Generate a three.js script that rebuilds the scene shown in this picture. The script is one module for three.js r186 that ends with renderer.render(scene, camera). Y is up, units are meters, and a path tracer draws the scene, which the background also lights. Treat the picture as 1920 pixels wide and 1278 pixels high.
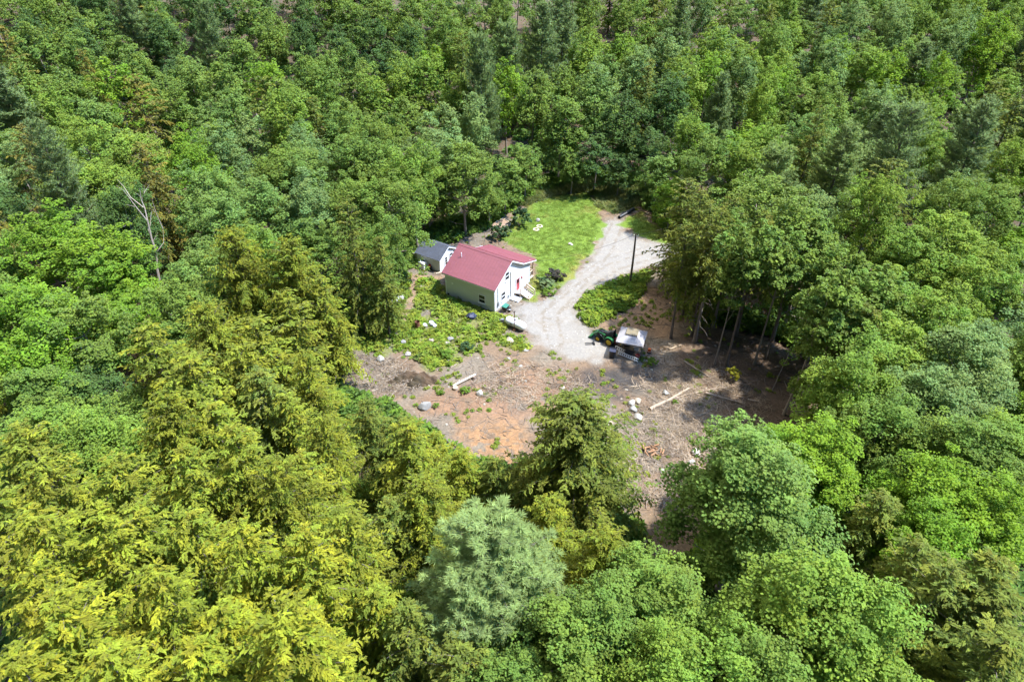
import * as THREE from 'three';
import { mergeGeometries, mergeVertices } from 'three/addons/utils/BufferGeometryUtils.js';
import { Sky } from 'three/addons/objects/Sky.js';

// ---------------------------------------------------------------- camera, sky, sun, exposure
const scene = new THREE.Scene();
const EYE = 47, PITCH = 37 * Math.PI / 180, FOC = 1281;           // drone height in metres, tilt, focal length in photo pixels (1920 x 1278)
const camera = new THREE.PerspectiveCamera(2 * Math.atan(639 / FOC) * 180 / Math.PI, 1920 / 1278, 0.5, 2000);
camera.position.set(0, EYE, 0);
camera.rotation.set(-PITCH, 0, 0);
const SUN = new THREE.Vector3(0.995 * Math.cos(1.05), Math.sin(1.05), 0.06 * Math.cos(1.05)).normalize();   // from the right, about 60 degrees high
const sky = new Sky();
sky.scale.setScalar(1000);
Object.assign(sky.material.uniforms.turbidity, { value: 9 });
sky.material.uniforms.rayleigh.value = 0.22;
sky.material.uniforms.mieCoefficient.value = 0.005;
sky.material.uniforms.sunPosition.value.copy(SUN);
sky.name = 'sky';
scene.add(sky);
scene.environmentIntensity = 0.3;
const sun = new THREE.DirectionalLight(new THREE.Color(1, 0.95, 0.87), 3.4);
sun.name = 'sun';
sun.position.copy(SUN).multiplyScalar(300).add(new THREE.Vector3(0, 0, -70));
sun.target.position.set(0, 0, -70);
sun.castShadow = true;
sun.shadow.radius = 3;
sun.shadow.mapSize.set(4096, 4096);
Object.assign(sun.shadow.camera, { left: -150, right: 150, top: 150, bottom: -150, near: 50, far: 600 });
scene.add(sun, sun.target);
const renderer = new THREE.WebGLRenderer({ antialias: true });
renderer.toneMapping = THREE.LinearToneMapping;
renderer.toneMappingExposure = 3.45;
renderer.shadowMap.enabled = true;

// ---------------------------------------------------------------- helpers
const mul32 = (a) => () => { a = (a + 0x6d2b79f5) | 0; let t = Math.imul(a ^ (a >>> 15), 1 | a); t = (t + Math.imul(t ^ (t >>> 7), 61 | t)) ^ t; return ((t ^ (t >>> 14)) >>> 0) / 4294967296; };
const lerp = (a, b, t) => a + (b - a) * t, clamp = (x, a = 0, b = 1) => Math.min(b, Math.max(a, x));
const smooth = (a, b, x) => { const t = clamp((x - a) / (b - a)); return t * t * (3 - 2 * t); };
const NT = new Float32Array(65536); { const r = mul32(77); for (let i = 0; i < 65536; i++) NT[i] = r(); }
function vn(x, y) {
  const xi = Math.floor(x), yi = Math.floor(y), fx = x - xi, fy = y - yi, u = fx * fx * (3 - 2 * fx), v = fy * fy * (3 - 2 * fy);
  const a = NT[((yi & 255) << 8) | (xi & 255)], b = NT[((yi & 255) << 8) | ((xi + 1) & 255)], c = NT[(((yi + 1) & 255) << 8) | (xi & 255)], d = NT[(((yi + 1) & 255) << 8) | ((xi + 1) & 255)];
  return a + (b - a) * u + (c - a) * v + (a - b - c + d) * u * v;
}
function fbm(x, y, n = 4) { let s = 0, a = 0.5, t = 0; for (let i = 0; i < n; i++) { s += a * vn(x, y); t += a; x = x * 2.03 + 17.3; y = y * 2.01 + 9.1; a *= 0.5; } return s / t; }
const V = (x, y, z) => new THREE.Vector3(x, y, z);
const taken = new Map();
function numbered(name) { const n = taken.get(name) ?? 0; taken.set(name, n + 1); return n ? name + '_' + String(n).padStart(3, '0') : name; }
function tag(o, label, category, group) { o.userData.label = label; o.userData.category = category; if (group) o.userData.group = group; return o; }
function shade(o) { o.traverse((c) => { if (c.isMesh) { c.castShadow = true; c.receiveShadow = true; } }); return o; }
function thing(name, label, category, [x, y, z] = [0, 0, 0], turn = 0, group) {
  const o = new THREE.Group(); o.name = numbered(name); o.position.set(x, y, z); o.rotation.y = turn; scene.add(o);
  return tag(o, label, category, group);
}
function part(name, geo, mat, parent) {
  const g = Array.isArray(geo) ? (geo.length > 1 ? join(geo) : geo[0]) : geo;
  const m = new THREE.Mesh(g, mat); m.name = name; m.castShadow = m.receiveShadow = true; parent.add(m); return m;
}
function solo(name, geo, mat, label, category, group) {
  const m = part(numbered(name), geo, mat, scene); return tag(m, label, category, group);
}
function join(list) {
  return mergeGeometries(list.map((g) => { let h = g.index ? g.toNonIndexed() : g; h = h.clone(); if (!h.attributes.normal) h.computeVertexNormals(); if (!h.attributes.uv) h.setAttribute('uv', new THREE.BufferAttribute(new Float32Array(h.attributes.position.count * 2), 2)); for (const k of Object.keys(h.attributes)) if (!['position', 'normal', 'uv'].includes(k)) h.deleteAttribute(k); return h; }));
}
const box = (w, h, d, x = 0, y = 0, z = 0, rx = 0, ry = 0, rz = 0) => { const g = new THREE.BoxGeometry(w, h, d); if (rx) g.rotateX(rx); if (rz) g.rotateZ(rz); if (ry) g.rotateY(ry); return g.translate(x, y, z); };
const cyl = (r0, r1, h, x = 0, y = 0, z = 0, n = 12) => new THREE.CylinderGeometry(r1, r0, h, n).translate(x, y + h / 2, z);
function bar(a, b, r0, r1 = r0, n = 7) {                             // a straight tapered round bar from a to b
  const d = b.clone().sub(a), l = d.length(), g = new THREE.CylinderGeometry(r1, r0, l, n, 1).translate(0, l / 2, 0);
  return g.applyQuaternion(new THREE.Quaternion().setFromUnitVectors(V(0, 1, 0), d.normalize())).translate(a.x, a.y, a.z);
}
function beam(a, b, w, h) {                                           // a straight square beam from a to b
  const d = b.clone().sub(a), l = d.length(), g = new THREE.BoxGeometry(l, h, w), m = new THREE.Matrix4();
  const X = d.normalize(), Z = V(X.z, 0, -X.x).lengthSq() < 1e-6 ? V(0, 0, 1) : V(-X.z, 0, X.x).normalize(), Y = Z.clone().cross(X);
  m.makeBasis(X, Y, Z).setPosition(a.clone().add(b).multiplyScalar(0.5));
  return g.applyMatrix4(m);
}
function limb(pts, rads, n = 6) {                                     // a bent tapered tube through pts
  const pos = [], uv = [], idx = []; let run = 0;
  for (let i = 0; i < pts.length; i++) {
    const t = pts[Math.min(i + 1, pts.length - 1)].clone().sub(pts[Math.max(i - 1, 0)]).normalize();
    const s = Math.abs(t.y) > 0.95 ? V(1, 0, 0) : V(0, 1, 0), a = s.clone().cross(t).normalize(), b = t.clone().cross(a);
    if (i) run += pts[i].distanceTo(pts[i - 1]);
    for (let k = 0; k <= n; k++) { const q = k / n * Math.PI * 2, p = pts[i].clone().addScaledVector(a, Math.cos(q) * rads[i]).addScaledVector(b, Math.sin(q) * rads[i]); pos.push(p.x, p.y, p.z); uv.push(k / n, run); }
  }
  for (let i = 0; i < pts.length - 1; i++) for (let k = 0; k < n; k++) { const o = i * (n + 1) + k; idx.push(o, o + 1, o + n + 1, o + 1, o + n + 2, o + n + 1); }
  const g = new THREE.BufferGeometry(); g.setAttribute('position', new THREE.Float32BufferAttribute(pos, 3)); g.setAttribute('uv', new THREE.Float32BufferAttribute(uv, 2)); g.setIndex(idx); g.computeVertexNormals();
  return g;
}
const rgb = (r, g, b) => new THREE.Color().setRGB(r, g, b);
const mat = (c, roughness = 0.8, more = {}) => new THREE.MeshStandardMaterial({ color: Array.isArray(c) ? rgb(...c) : c, roughness, ...more });

// ---------------------------------------------------------------- site plan: where a sight line of the survey photograph meets the ground or a given height
const sP = Math.sin(PITCH), cP = Math.cos(PITCH);
function at(px, py, h = 0) { const a = (px - 960) / FOC, b = (py - 639) / FOC, t = (h - EYE) / (-sP - b * cP); return [a * t, (cP - b * sP) * t]; }   // -> x, distance ahead
function seen(x, y, d) { const zc = d * cP + (EYE - y) * sP, yc = d * sP - (EYE - y) * cP; return [960 + FOC * x / zc, 639 - FOC * yc / zc, zc]; }

// ---------------------------------------------------------------- terrain
function rawHeight(x, d) {
  const out = smooth(32, 60, Math.hypot((x - 5) * 0.95, d - 72));
  return smooth(98, 210, d) * (10 - 0.075 * x) + out * ((fbm(x * 0.018 + 3, d * 0.018 + 8, 2) - 0.5) * 3 + (fbm(x * 0.15, d * 0.15, 2) - 0.5) * 0.5) + (fbm(x * 0.35 + 50, d * 0.35, 3) - 0.5) * 0.22 * (1 - out);
}
function lines(a, b, s, lo, hi) { const v = []; for (let x = a; x <= b + 1e-6; x += s) v.push(x); let st = s, x = a; while (x > lo) { st *= 1.14; x -= st; v.unshift(x); } st = s; x = b; while (x < hi) { st *= 1.14; x += st; v.push(x); } return v; }
const GX = lines(-42, 52, 0.5, -420, 420), GD = lines(26, 116, 0.5, -160, 640), GH = GD.map((d) => GX.map((x) => rawHeight(x, d)));
const find = (L, v) => { let a = 0, b = L.length - 2; while (a < b) { const m = (a + b + 1) >> 1; if (L[m] <= v) a = m; else b = m - 1; } return a; };
function ground(x, d) {
  const i = find(GX, x), j = find(GD, d), u = (x - GX[i]) / (GX[i + 1] - GX[i]), v = (d - GD[j]) / (GD[j + 1] - GD[j]);
  const a = GH[j][i], b = GH[j][i + 1], c = GH[j + 1][i], e = GH[j + 1][i + 1];
  return u + v < 1 ? a + (b - a) * u + (c - a) * v : e + (c - e) * (1 - u) + (b - e) * (1 - v);
}
function spot(px, py, up = 0) { let [x, d] = at(px, py); for (let k = 0; k < 6; k++) [x, d] = at(px, py, ground(x, d) + up); return [x, d]; }
const put = (px, py, up = 0) => { const [x, d] = spot(px, py, up); return V(x, ground(x, d) + up, -d); };

// ---------------------------------------------------------------- site outlines (photo pixels -> metres)
const poly = (list) => list.map(([a, b]) => at(a, b));
const inside = (P, x, y) => { let c = false; for (let i = 0, j = P.length - 1; i < P.length; j = i++) if ((P[i][1] > y) !== (P[j][1] > y) && x < (P[j][0] - P[i][0]) * (y - P[i][1]) / (P[j][1] - P[i][1]) + P[i][0]) c = !c; return c; };
function signed(P, x, y) { let m = 1e9; for (let i = 0, j = P.length - 1; i < P.length; j = i++) { const ax = P[j][0], ay = P[j][1], bx = P[i][0] - ax, by = P[i][1] - ay, t = clamp(((x - ax) * bx + (y - ay) * by) / (bx * bx + by * by)), dx = ax + bx * t - x, dy = ay + by * t - y; m = Math.min(m, dx * dx + dy * dy); } m = Math.sqrt(m); return inside(P, x, y) ? -m : m; }
const SITE = {
  clearing: poly([[960, 372], [1100, 335], [1215, 350], [1260, 430], [1330, 450], [1330, 500], [1275, 560], [1330, 600], [1450, 640], [1580, 720], [1640, 800], [1560, 880], [1420, 980], [1290, 1100], [1190, 1090], [1130, 960], [1000, 900], [850, 880], [740, 800], [620, 740], [600, 690], [660, 620], [700, 550], [755, 500], [780, 470], [850, 440], [910, 420]]),
  driveway: poly([[1147, 409], [1165, 398], [1190, 391], [1196, 396], [1165, 412], [1172, 430], [1200, 447], [1250, 459], [1340, 455], [1420, 470], [1420, 500], [1330, 488], [1250, 490], [1215, 505], [1180, 515], [1130, 530], [1100, 550], [1080, 575], [1083, 600], [1108, 622], [1150, 640], [1160, 665], [1130, 682], [1085, 676], [1050, 660], [1012, 648], [992, 625], [985, 600], [968, 588], [975, 572], [1000, 566], [1040, 550], [1070, 520], [1098, 490], [1118, 460], [1130, 430]]),
  lawn: poly([[930, 448], [960, 415], [985, 380], [1050, 362], [1105, 352], [1128, 390], [1128, 430], [1112, 470], [1085, 505], [1050, 540], [1005, 566], [985, 560], [995, 520], [1010, 495], [985, 472], [950, 462]]),
  lawnRight: poly([[1165, 408], [1200, 398], [1250, 440], [1270, 455], [1240, 455], [1200, 444], [1172, 425]]),
  tallGrass: poly([[960, 385], [1000, 362], [1100, 335], [1200, 350], [1225, 385], [1190, 390], [1150, 402], [1125, 385], [1100, 360], [1040, 366], [985, 385]]),
  weeds: poly([[665, 615], [700, 575], [735, 550], [762, 515], [800, 512], [832, 548], [928, 592], [962, 598], [950, 625], [985, 642], [975, 662], [920, 640], [885, 655], [850, 682], [800, 690], [760, 660], [715, 665], [670, 655]]),
  island: poly([[1078, 570], [1120, 541], [1180, 518], [1218, 505], [1218, 530], [1182, 572], [1150, 590], [1112, 612], [1090, 600]]),
  straw: poly([[1215, 528], [1255, 560], [1265, 600], [1258, 645], [1215, 625], [1150, 612], [1125, 605], [1160, 586], [1190, 570]]),
  path: poly([[770, 515], [790, 513], [830, 520], [830, 526], [790, 521], [778, 530], [780, 555], [770, 585], [755, 610], [745, 612], [755, 585], [768, 555]]),
  orange: poly([[860, 800], [930, 790], [990, 800], [1000, 840], [950, 870], [890, 850]]),
  red: poly([[870, 720], [960, 690], [1060, 690], [1090, 720], [1080, 770], [960, 790], [860, 790], [800, 780], [800, 745]]),
  ash: poly([[1080, 708], [1115, 688], [1200, 686], [1262, 700], [1225, 725], [1185, 748], [1105, 746]]),
  gravelEnd: poly([[1215, 640], [1255, 640], [1270, 680], [1235, 695], [1200, 680]]),
  litter: poly([[1270, 660], [1330, 610], [1450, 640], [1580, 720], [1640, 800], [1560, 880], [1420, 870], [1380, 800], [1330, 740]]),
};
const VIEW = [[985, 375], [1050, 358], [1100, 345], [1190, 372], [1205, 395], [1238, 450], [1240, 492], [1212, 515], [1212, 530], [1252, 560], [1258, 610], [1275, 650], [1350, 665], [1470, 690], [1535, 770], [1530, 795], [1420, 822], [1390, 865], [1310, 925], [1245, 960], [1235, 1010], [1195, 880], [1130, 790], [1080, 800], [1000, 830], [960, 850], [900, 835], [850, 800], [800, 785], [770, 740], [720, 735], [655, 715], [665, 660], [715, 612], [745, 560], [775, 510], [790, 460], [850, 452], [920, 435], [960, 420]];

// ---------------------------------------------------------------- ground textures
const TX0 = -42, TX1 = 52, TD0 = 26, TD1 = 116, TN = 1536;
const coarse = {};
{ const n = 240; for (const k of Object.keys(SITE)) { const a = new Float32Array(n * n); for (let j = 0; j < n; j++) for (let i = 0; i < n; i++) a[j * n + i] = signed(SITE[k], lerp(TX0, TX1, i / (n - 1)), lerp(TD0, TD1, j / (n - 1))); coarse[k] = a; } }
function zone(k, x, d) { const n = 240, u = clamp((x - TX0) / (TX1 - TX0), 0, 0.9999) * (n - 1), v = clamp((d - TD0) / (TD1 - TD0), 0, 0.9999) * (n - 1), i = Math.floor(u), j = Math.floor(v), a = coarse[k], fx = u - i, fy = v - j, o = j * n + i; return lerp(lerp(a[o], a[o + 1], fx), lerp(a[o + n], a[o + n + 1], fx), fy); }
const wob = (x, d) => (fbm(x * 0.55 + 11, d * 0.55 + 4, 4) - 0.5) * 3.2;
const C = { floor: [0.095, 0.062, 0.04], dirt: [0.142, 0.094, 0.055], grey: [0.132, 0.108, 0.076], red: [0.165, 0.095, 0.052], orange: [0.215, 0.118, 0.052], straw: [0.195, 0.125, 0.072], gravel: [0.205, 0.19, 0.163], track: [0.16, 0.135, 0.103], lawn: [0.095, 0.15, 0.01], dry: [0.17, 0.155, 0.028], weed: [0.11, 0.125, 0.02], ash: [0.022, 0.02, 0.019], litter: [0.075, 0.047, 0.029] };
const toS = (x) => Math.round(255 * (x <= 0.0031308 ? 12.92 * x : 1.055 * Math.pow(clamp(x), 1 / 2.4) - 0.055));
const drive0 = [[1165, 405], [1135, 470], [1085, 530], [1030, 590], [1040, 640]].map((p) => at(...p)), drive1 = [[1380, 475], [1230, 475], [1150, 500], [1090, 540], [1030, 590]].map((p) => at(...p));
const lineDist = (L, x, d) => { let m = 1e9; for (let i = 1; i < L.length; i++) { const [ax, ay] = L[i - 1], bx = L[i][0] - ax, by = L[i][1] - ay, t = clamp(((x - ax) * bx + (d - ay) * by) / (bx * bx + by * by)); m = Math.min(m, Math.hypot(ax + bx * t - x, ay + by * t - d)); } return m; };
const siteTexture = (() => {
  const px = new Uint8Array(TN * TN * 4), c = [0, 0, 0];
  const mix = (k, t) => { const q = C[k]; for (let i = 0; i < 3; i++) c[i] += (q[i] - c[i]) * t; };
  for (let j = 0; j < TN; j++) for (let i = 0; i < TN; i++) {
    const x = lerp(TX0, TX1, (i + 0.5) / TN), d = lerp(TD0, TD1, (j + 0.5) / TN), w = wob(x, d), n1 = fbm(x * 0.9, d * 0.9, 3), n2 = vn(x * 7, d * 7), n3 = vn(x * 19 + 3, d * 19), n4 = vn(x * 2.3 + 9, d * 2.3);
    const inZ = (k, s = 0.7) => smooth(s, -s, zone(k, x, d) + w);
    c[0] = C.floor[0]; c[1] = C.floor[1]; c[2] = C.floor[2];
    mix('dirt', inZ('clearing', 1.2));
    mix('grey', inZ('clearing', 1) * smooth(0.42, 0.62, fbm(x * 0.25 + 31, d * 0.25, 3)) * 0.9);
    mix('litter', inZ('litter', 2) * 0.85);
    mix('red', inZ('red', 2) * smooth(0.25, 0.5, n1) * 0.9);
    mix('orange', inZ('orange', 1.8) * smooth(0.3, 0.5, n4));
    mix('straw', inZ('straw'));
    mix('ash', inZ('ash', 2) * (0.35 + 0.6 * smooth(0.36, 0.54, n1 * 0.6 + n2 * 0.4)));
    const g = Math.max(inZ('driveway', 0.9), inZ('gravelEnd', 1.2) * smooth(0.35, 0.6, n1 * 0.5 + n2 * 0.5) * 0.6);
    mix('gravel', g);
    if (g > 0.05) { const l0 = lineDist(drive0, x, d), l1 = lineDist(drive1, x, d), tr = Math.max(smooth(0.4, 0.05, Math.abs(l0 - 0.85)), smooth(0.4, 0.05, Math.abs(l1 - 0.85)), smooth(0.3, 0.05, Math.abs(l1 - 2.1)) * 0.7) * smooth(0.25, 0.55, n4); mix('track', g * (0.75 * tr + 0.35 * smooth(0.5, 0.75, n1))); }
    const lw = Math.max(inZ('lawn', 0.5), inZ('lawnRight', 0.5), inZ('tallGrass', 0.8));
    mix('lawn', lw); mix('dry', lw * smooth(0.5, 0.72, fbm(x * 0.32 + 5, d * 0.32 + 70, 4)) * 0.75);
    mix('weed', Math.max(inZ('weeds', 1), inZ('island', 0.6)) * smooth(0.3, 0.5, n1) * 0.8);
    mix('straw', smooth(0.5, -0.4, zone('path', x, d) + w * 0.18));
    let k = 0.46 + 0.4 * n1 + 0.42 * n2 + 0.26 * n3;                      // grain of soil, chips and stones
    if (n3 > 0.86 && n2 > 0.45) k *= 1.35; if (n3 < 0.12) k *= 0.72;
    k = lerp(k, 0.95, g * 0.5);
    const o = (j * TN + i) * 4; for (let q = 0; q < 3; q++) px[o + q] = toS(c[q] * k); px[o + 3] = 255;
  }
  const t = new THREE.DataTexture(px, TN, TN); t.colorSpace = THREE.SRGBColorSpace; t.magFilter = THREE.LinearFilter; t.minFilter = THREE.LinearFilter; t.needsUpdate = true; return t;
})();
function tile(n, f, repeatM, srgb = true) {                           // a repeating texture of n x n pixels that covers repeatM metres
  const px = new Uint8Array(n * n * 4);
  for (let j = 0; j < n; j++) for (let i = 0; i < n; i++) { const c = f(i / n, j / n), o = (j * n + i) * 4; for (let q = 0; q < 3; q++) px[o + q] = srgb ? toS(c[q]) : Math.round(255 * clamp(c[q])); px[o + 3] = 255; }
  const t = new THREE.DataTexture(px, n, n); if (srgb) t.colorSpace = THREE.SRGBColorSpace; t.magFilter = THREE.LinearFilter; t.wrapS = t.wrapT = THREE.RepeatWrapping; t.repeat.set(1 / repeatM, 1 / repeatM); t.needsUpdate = true; return t;
}
const tn = (u, v, k) => { const a = vn(u * k, v * k), b = vn((u - 1) * k + 0, v * k), c = vn(u * k, (v - 1) * k), d = vn((u - 1) * k, (v - 1) * k); return lerp(lerp(a, b, u), lerp(c, d, u), v); };
const floorTexture = tile(512, (u, v) => { const k = 0.5 + 0.5 * tn(u, v, 12) + 0.5 * tn(u, v, 60), m = tn(u, v, 9); return [lerp(0.055, 0.09, m) * k, lerp(0.05, 0.052, m) * k, 0.028 * k]; }, 9);
const grainBump = tile(512, (u, v) => { const h = 0.5 * tn(u, v, 90) + 0.3 * tn(u, v, 40) + 0.2 * tn(u, v, 180); return [h, h, h]; }, 4, false);

// ---------------------------------------------------------------- the ground: one sheet to the horizon, and the surfaces laid on it
{
  const pos = [], uv = [], idx = [], w = GX.length;
  GD.forEach((d, j) => GX.forEach((x, i) => { pos.push(x, GH[j][i], -d); uv.push(x, d); }));
  for (let j = 0; j < GD.length - 1; j++) for (let i = 0; i < w - 1; i++) { const o = j * w + i; idx.push(o, o + 1, o + w, o + 1, o + w + 1, o + w); }
  const g = new THREE.BufferGeometry(); g.setAttribute('position', new THREE.Float32BufferAttribute(pos, 3)); g.setAttribute('uv', new THREE.Float32BufferAttribute(uv, 2)); g.setIndex(idx); g.computeVertexNormals();
  const m = part('forest_floor', g, mat([1, 1, 1], 1, { map: floorTexture, bumpMap: grainBump, bumpScale: 0.06 }), scene); m.userData.kind = 'structure';
}
const siteMat = mat([1, 1, 1], 0.95, { map: siteTexture });
function sheet(name, test, lift) {
  const s = 0.25, nx = Math.round((TX1 - TX0) / s), nd = Math.round((TD1 - TD0) / s), id = new Int32Array((nx + 1) * (nd + 1)).fill(-1), pos = [], uv = [], idx = [];
  const vert = (i, j) => { const k = j * (nx + 1) + i; if (id[k] < 0) { const x = TX0 + i * s, d = TD0 + j * s; id[k] = pos.length / 3; pos.push(x, ground(x, d) + lift, -d); uv.push((x - TX0) / (TX1 - TX0), (d - TD0) / (TD1 - TD0)); } return id[k]; };
  for (let j = 1; j < nd - 1; j++) for (let i = 1; i < nx - 1; i++) { const x = TX0 + (i + 0.5) * s, d = TD0 + (j + 0.5) * s; if (!test(x, d)) continue; const a = vert(i, j), b = vert(i + 1, j), c = vert(i, j + 1), e = vert(i + 1, j + 1); idx.push(a, b, c, b, e, c); }
  const g = new THREE.BufferGeometry(); g.setAttribute('position', new THREE.Float32BufferAttribute(pos, 3)); g.setAttribute('uv', new THREE.Float32BufferAttribute(uv, 2)); g.setIndex(idx); g.computeVertexNormals();
  const m = part(name, g, siteMat, scene); m.userData.kind = 'structure'; return m;
}
const onDrive = (x, d) => zone('driveway', x, d) + wob(x, d) < 0.2, onPath = (x, d) => zone('path', x, d) + wob(x, d) * 0.18 < 0;
const onLawn = (x, d) => Math.min(zone('lawn', x, d), zone('lawnRight', x, d), zone('tallGrass', x, d)) + wob(x, d) < 0 && !onDrive(x, d);
sheet('cleared_ground', (x, d) => zone('clearing', x, d) + wob(x, d) < 2.2, 0.006);
sheet('gravel_driveway', onDrive, 0.012);
sheet('lawn', onLawn, 0.012);
sheet('footpath', (x, d) => onPath(x, d) && !onDrive(x, d) && !onLawn(x, d), 0.012);

// ---------------------------------------------------------------- trees: builders of crowns and trunks
const GOLD = 2.399963;
class Leaves {
  constructor() { this.p = []; this.c = []; this.i = []; }
  leaf(x, y, z, ax, ay, az, nx, ny, nz, len, wid, r, g, b) {            // a folded diamond: centre, direction, normal, size, tint
    let sx = ny * az - nz * ay, sy = nz * ax - nx * az, sz = nx * ay - ny * ax; const l = wid * 0.5 / (Math.hypot(sx, sy, sz) || 1), h = len * 0.5, f = wid * 0.16; sx *= l; sy *= l; sz *= l;
    const o = this.p.length / 3;
    this.p.push(x - ax * h, y - ay * h, z - az * h, x + sx + nx * f, y + sy + ny * f, z + sz + nz * f, x + ax * h, y + ay * h, z + az * h, x - sx + nx * f, y - sy + ny * f, z - sz + nz * f);
    for (let k = 0; k < 4; k++) this.c.push(r, g, b);
    this.i.push(o, o + 1, o + 2, o, o + 2, o + 3);
  }
  needle(x, y, z, dx, dy, dz, w, r, g, b) {                             // a thin three-cornered needle bunch from a point
    const o = this.p.length / 3; let sx = dz, sy = dx * 0.3, sz = -dx; const l = w * 0.5 / (Math.hypot(sx, sy, sz) || 1); sx *= l; sy *= l; sz *= l;
    this.p.push(x - sx, y - sy, z - sz, x + sx, y + sy, z + sz, x + dx, y + dy, z + dz);
    for (let k = 0; k < 3; k++) this.c.push(r, g, b);
    this.i.push(o, o + 1, o + 2);
  }
  build() { const g = new THREE.BufferGeometry(); g.setAttribute('position', new THREE.Float32BufferAttribute(this.p, 3)); g.setAttribute('color', new THREE.Float32BufferAttribute(this.c, 3)); g.setIndex(this.i); return g; }
}
const unit = (x, y, z) => { const l = Math.hypot(x, y, z) || 1; return [x / l, y / l, z / l]; };
function crownBroad({ seed, H, R, base, lobes = 16, clumps = 20, leaves = 26, size = 0.22, flat = 0.6, spread = 1, open = 0, big = 0.18, vary = 0.3, reach = 0.45, reachVary = 0.42 }) {
  const rnd = mul32(seed), L = new Leaves(), cy = (H + base) / 2, ry = (H - base) / 2, limbs = [];
  for (let k = 0; k < lobes; k++) {                                      // limbs differ a little in leaf colour, at random
    const t = (k + 0.5) / lobes, dy = clamp(1 - 1.8 * t + (rnd() - 0.5) * 0.2, -1, 1), q = Math.sqrt(Math.max(0, 1 - dy * dy)), az = k * GOLD + rnd() * 0.9, far = (reach + reachVary * rnd()) * (0.74 + 0.52 * vn(Math.cos(az) * 1.3 + seed * 1.7, Math.sin(az) * 1.3 + dy * 1.2 + seed));
    const tp = 1 - 0.28 * Math.max(0, dy), lx = Math.cos(az) * q * R * far * spread * tp, lz = Math.sin(az) * q * R * far * spread * tp, ly = cy + dy * ry * (dy < 0 ? far + 0.2 : far + 0.03), lr = R * (big + vary * rnd());
    limbs.push([lx, ly - lr * 0.4, lz]);
    const lobeTint = 0.88 + 0.24 * rnd(), warm = (rnd() - 0.5) * 0.16;
    for (let m = 0; m < clumps; m++) {
      const u = rnd() * 2 - 1, a = rnd() * 6.2832, s = Math.sqrt(1 - u * u); let dx = Math.cos(a) * s, dz = Math.sin(a) * s, du = u;
      if (du < -0.35) du = -du * 0.6;
      const shoot = m < 4;                                               // a few leafy shoots stand out above each limb
      if (shoot) { dx *= 0.45; dz *= 0.45; du = 1; }
      const outward = dx * lx + dz * lz + du * (ly - cy + ry * 0.3);
      if (outward < -0.25 * R * lr && rnd() < 0.8) continue;
      if (rnd() < open) continue;
      const rr = lr * (shoot ? 0.95 + 0.55 * rnd() : 0.74 + 0.4 * rnd()), x = lx + dx * rr, y = ly + du * rr * 0.98, z = lz + dz * rr, cr = (shoot ? 0.26 + 0.2 * rnd() : 0.34 + 0.46 * rnd()) * Math.min(1.25, R / 4);
      if (y < base * 0.85) continue;
      const tint = lobeTint * (0.82 + 0.36 * rnd()), w = warm + (rnd() - 0.5) * 0.14, ox = x / R, oz = z / R, oy = (y - cy) / ry;
      for (let i = 0; i < leaves; i++) {
        const v = rnd() * 2 - 1, b = rnd() * 6.2832, c = Math.sqrt(1 - v * v), e = Math.cbrt(0.25 + 0.75 * rnd()) * cr;
        const px = x + Math.cos(b) * c * e, py = y + v * e * flat, pz = z + Math.sin(b) * c * e, az2 = rnd() * 6.2832;
        const n = unit(ox * 0.6 + Math.cos(b) * c * 0.5 + (rnd() - 0.5) * 1.3, 0.75 + oy * 0.3 + v * 0.3 + (rnd() - 0.5) * 0.8, oz * 0.6 + Math.sin(b) * c * 0.5 + (rnd() - 0.5) * 1.3);
        const al = unit(Math.cos(az2), -0.35 + (rnd() - 0.5) * 0.5, Math.sin(az2)), sz = size * (0.7 + 0.6 * rnd()), k2 = tint * (0.85 + 0.3 * rnd());
        L.leaf(px, py, pz, ...al, ...n, sz * 1.25, sz, k2 * (1 + w), k2, k2 * (1 - w));
      }
    }
  }
  return { crown: L.build(), limbs };
}
function trunkBroad({ seed, H, base, r }, limbs) {
  const rnd = mul32(seed + 5), top = H * 0.72, parts = [], bend = (rnd() - 0.5) * 0.5, pts = [], rad = [];
  for (let k = 0; k <= 6; k++) { const t = k / 6; pts.push(V(Math.sin(t * 3) * bend, -0.3 + t * (top + 0.3), Math.cos(t * 2.4) * bend * 0.6)); rad.push(r * (k ? 1 : 1.35) * (1 - 0.72 * t)); }
  parts.push(limb(pts, rad, 8));
  for (const [x, y, z] of limbs) { const s = clamp((y - base) / (top - base) * 0.55 + 0.35 + 0.1 * rnd(), 0.35, 0.95) , k = s * 6, a = pts[Math.floor(k)].clone().lerp(pts[Math.min(6, Math.floor(k) + 1)], k % 1); if (a.y > y) a.y = Math.max(base * 0.8, y - 1); const e = V(x, y, z), m = a.clone().lerp(e, 0.5); m.y -= 0.25; parts.push(limb([a, m, e], [r * 0.32, r * 0.2, r * 0.07], 5)); }
  return join(parts);
}
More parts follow.
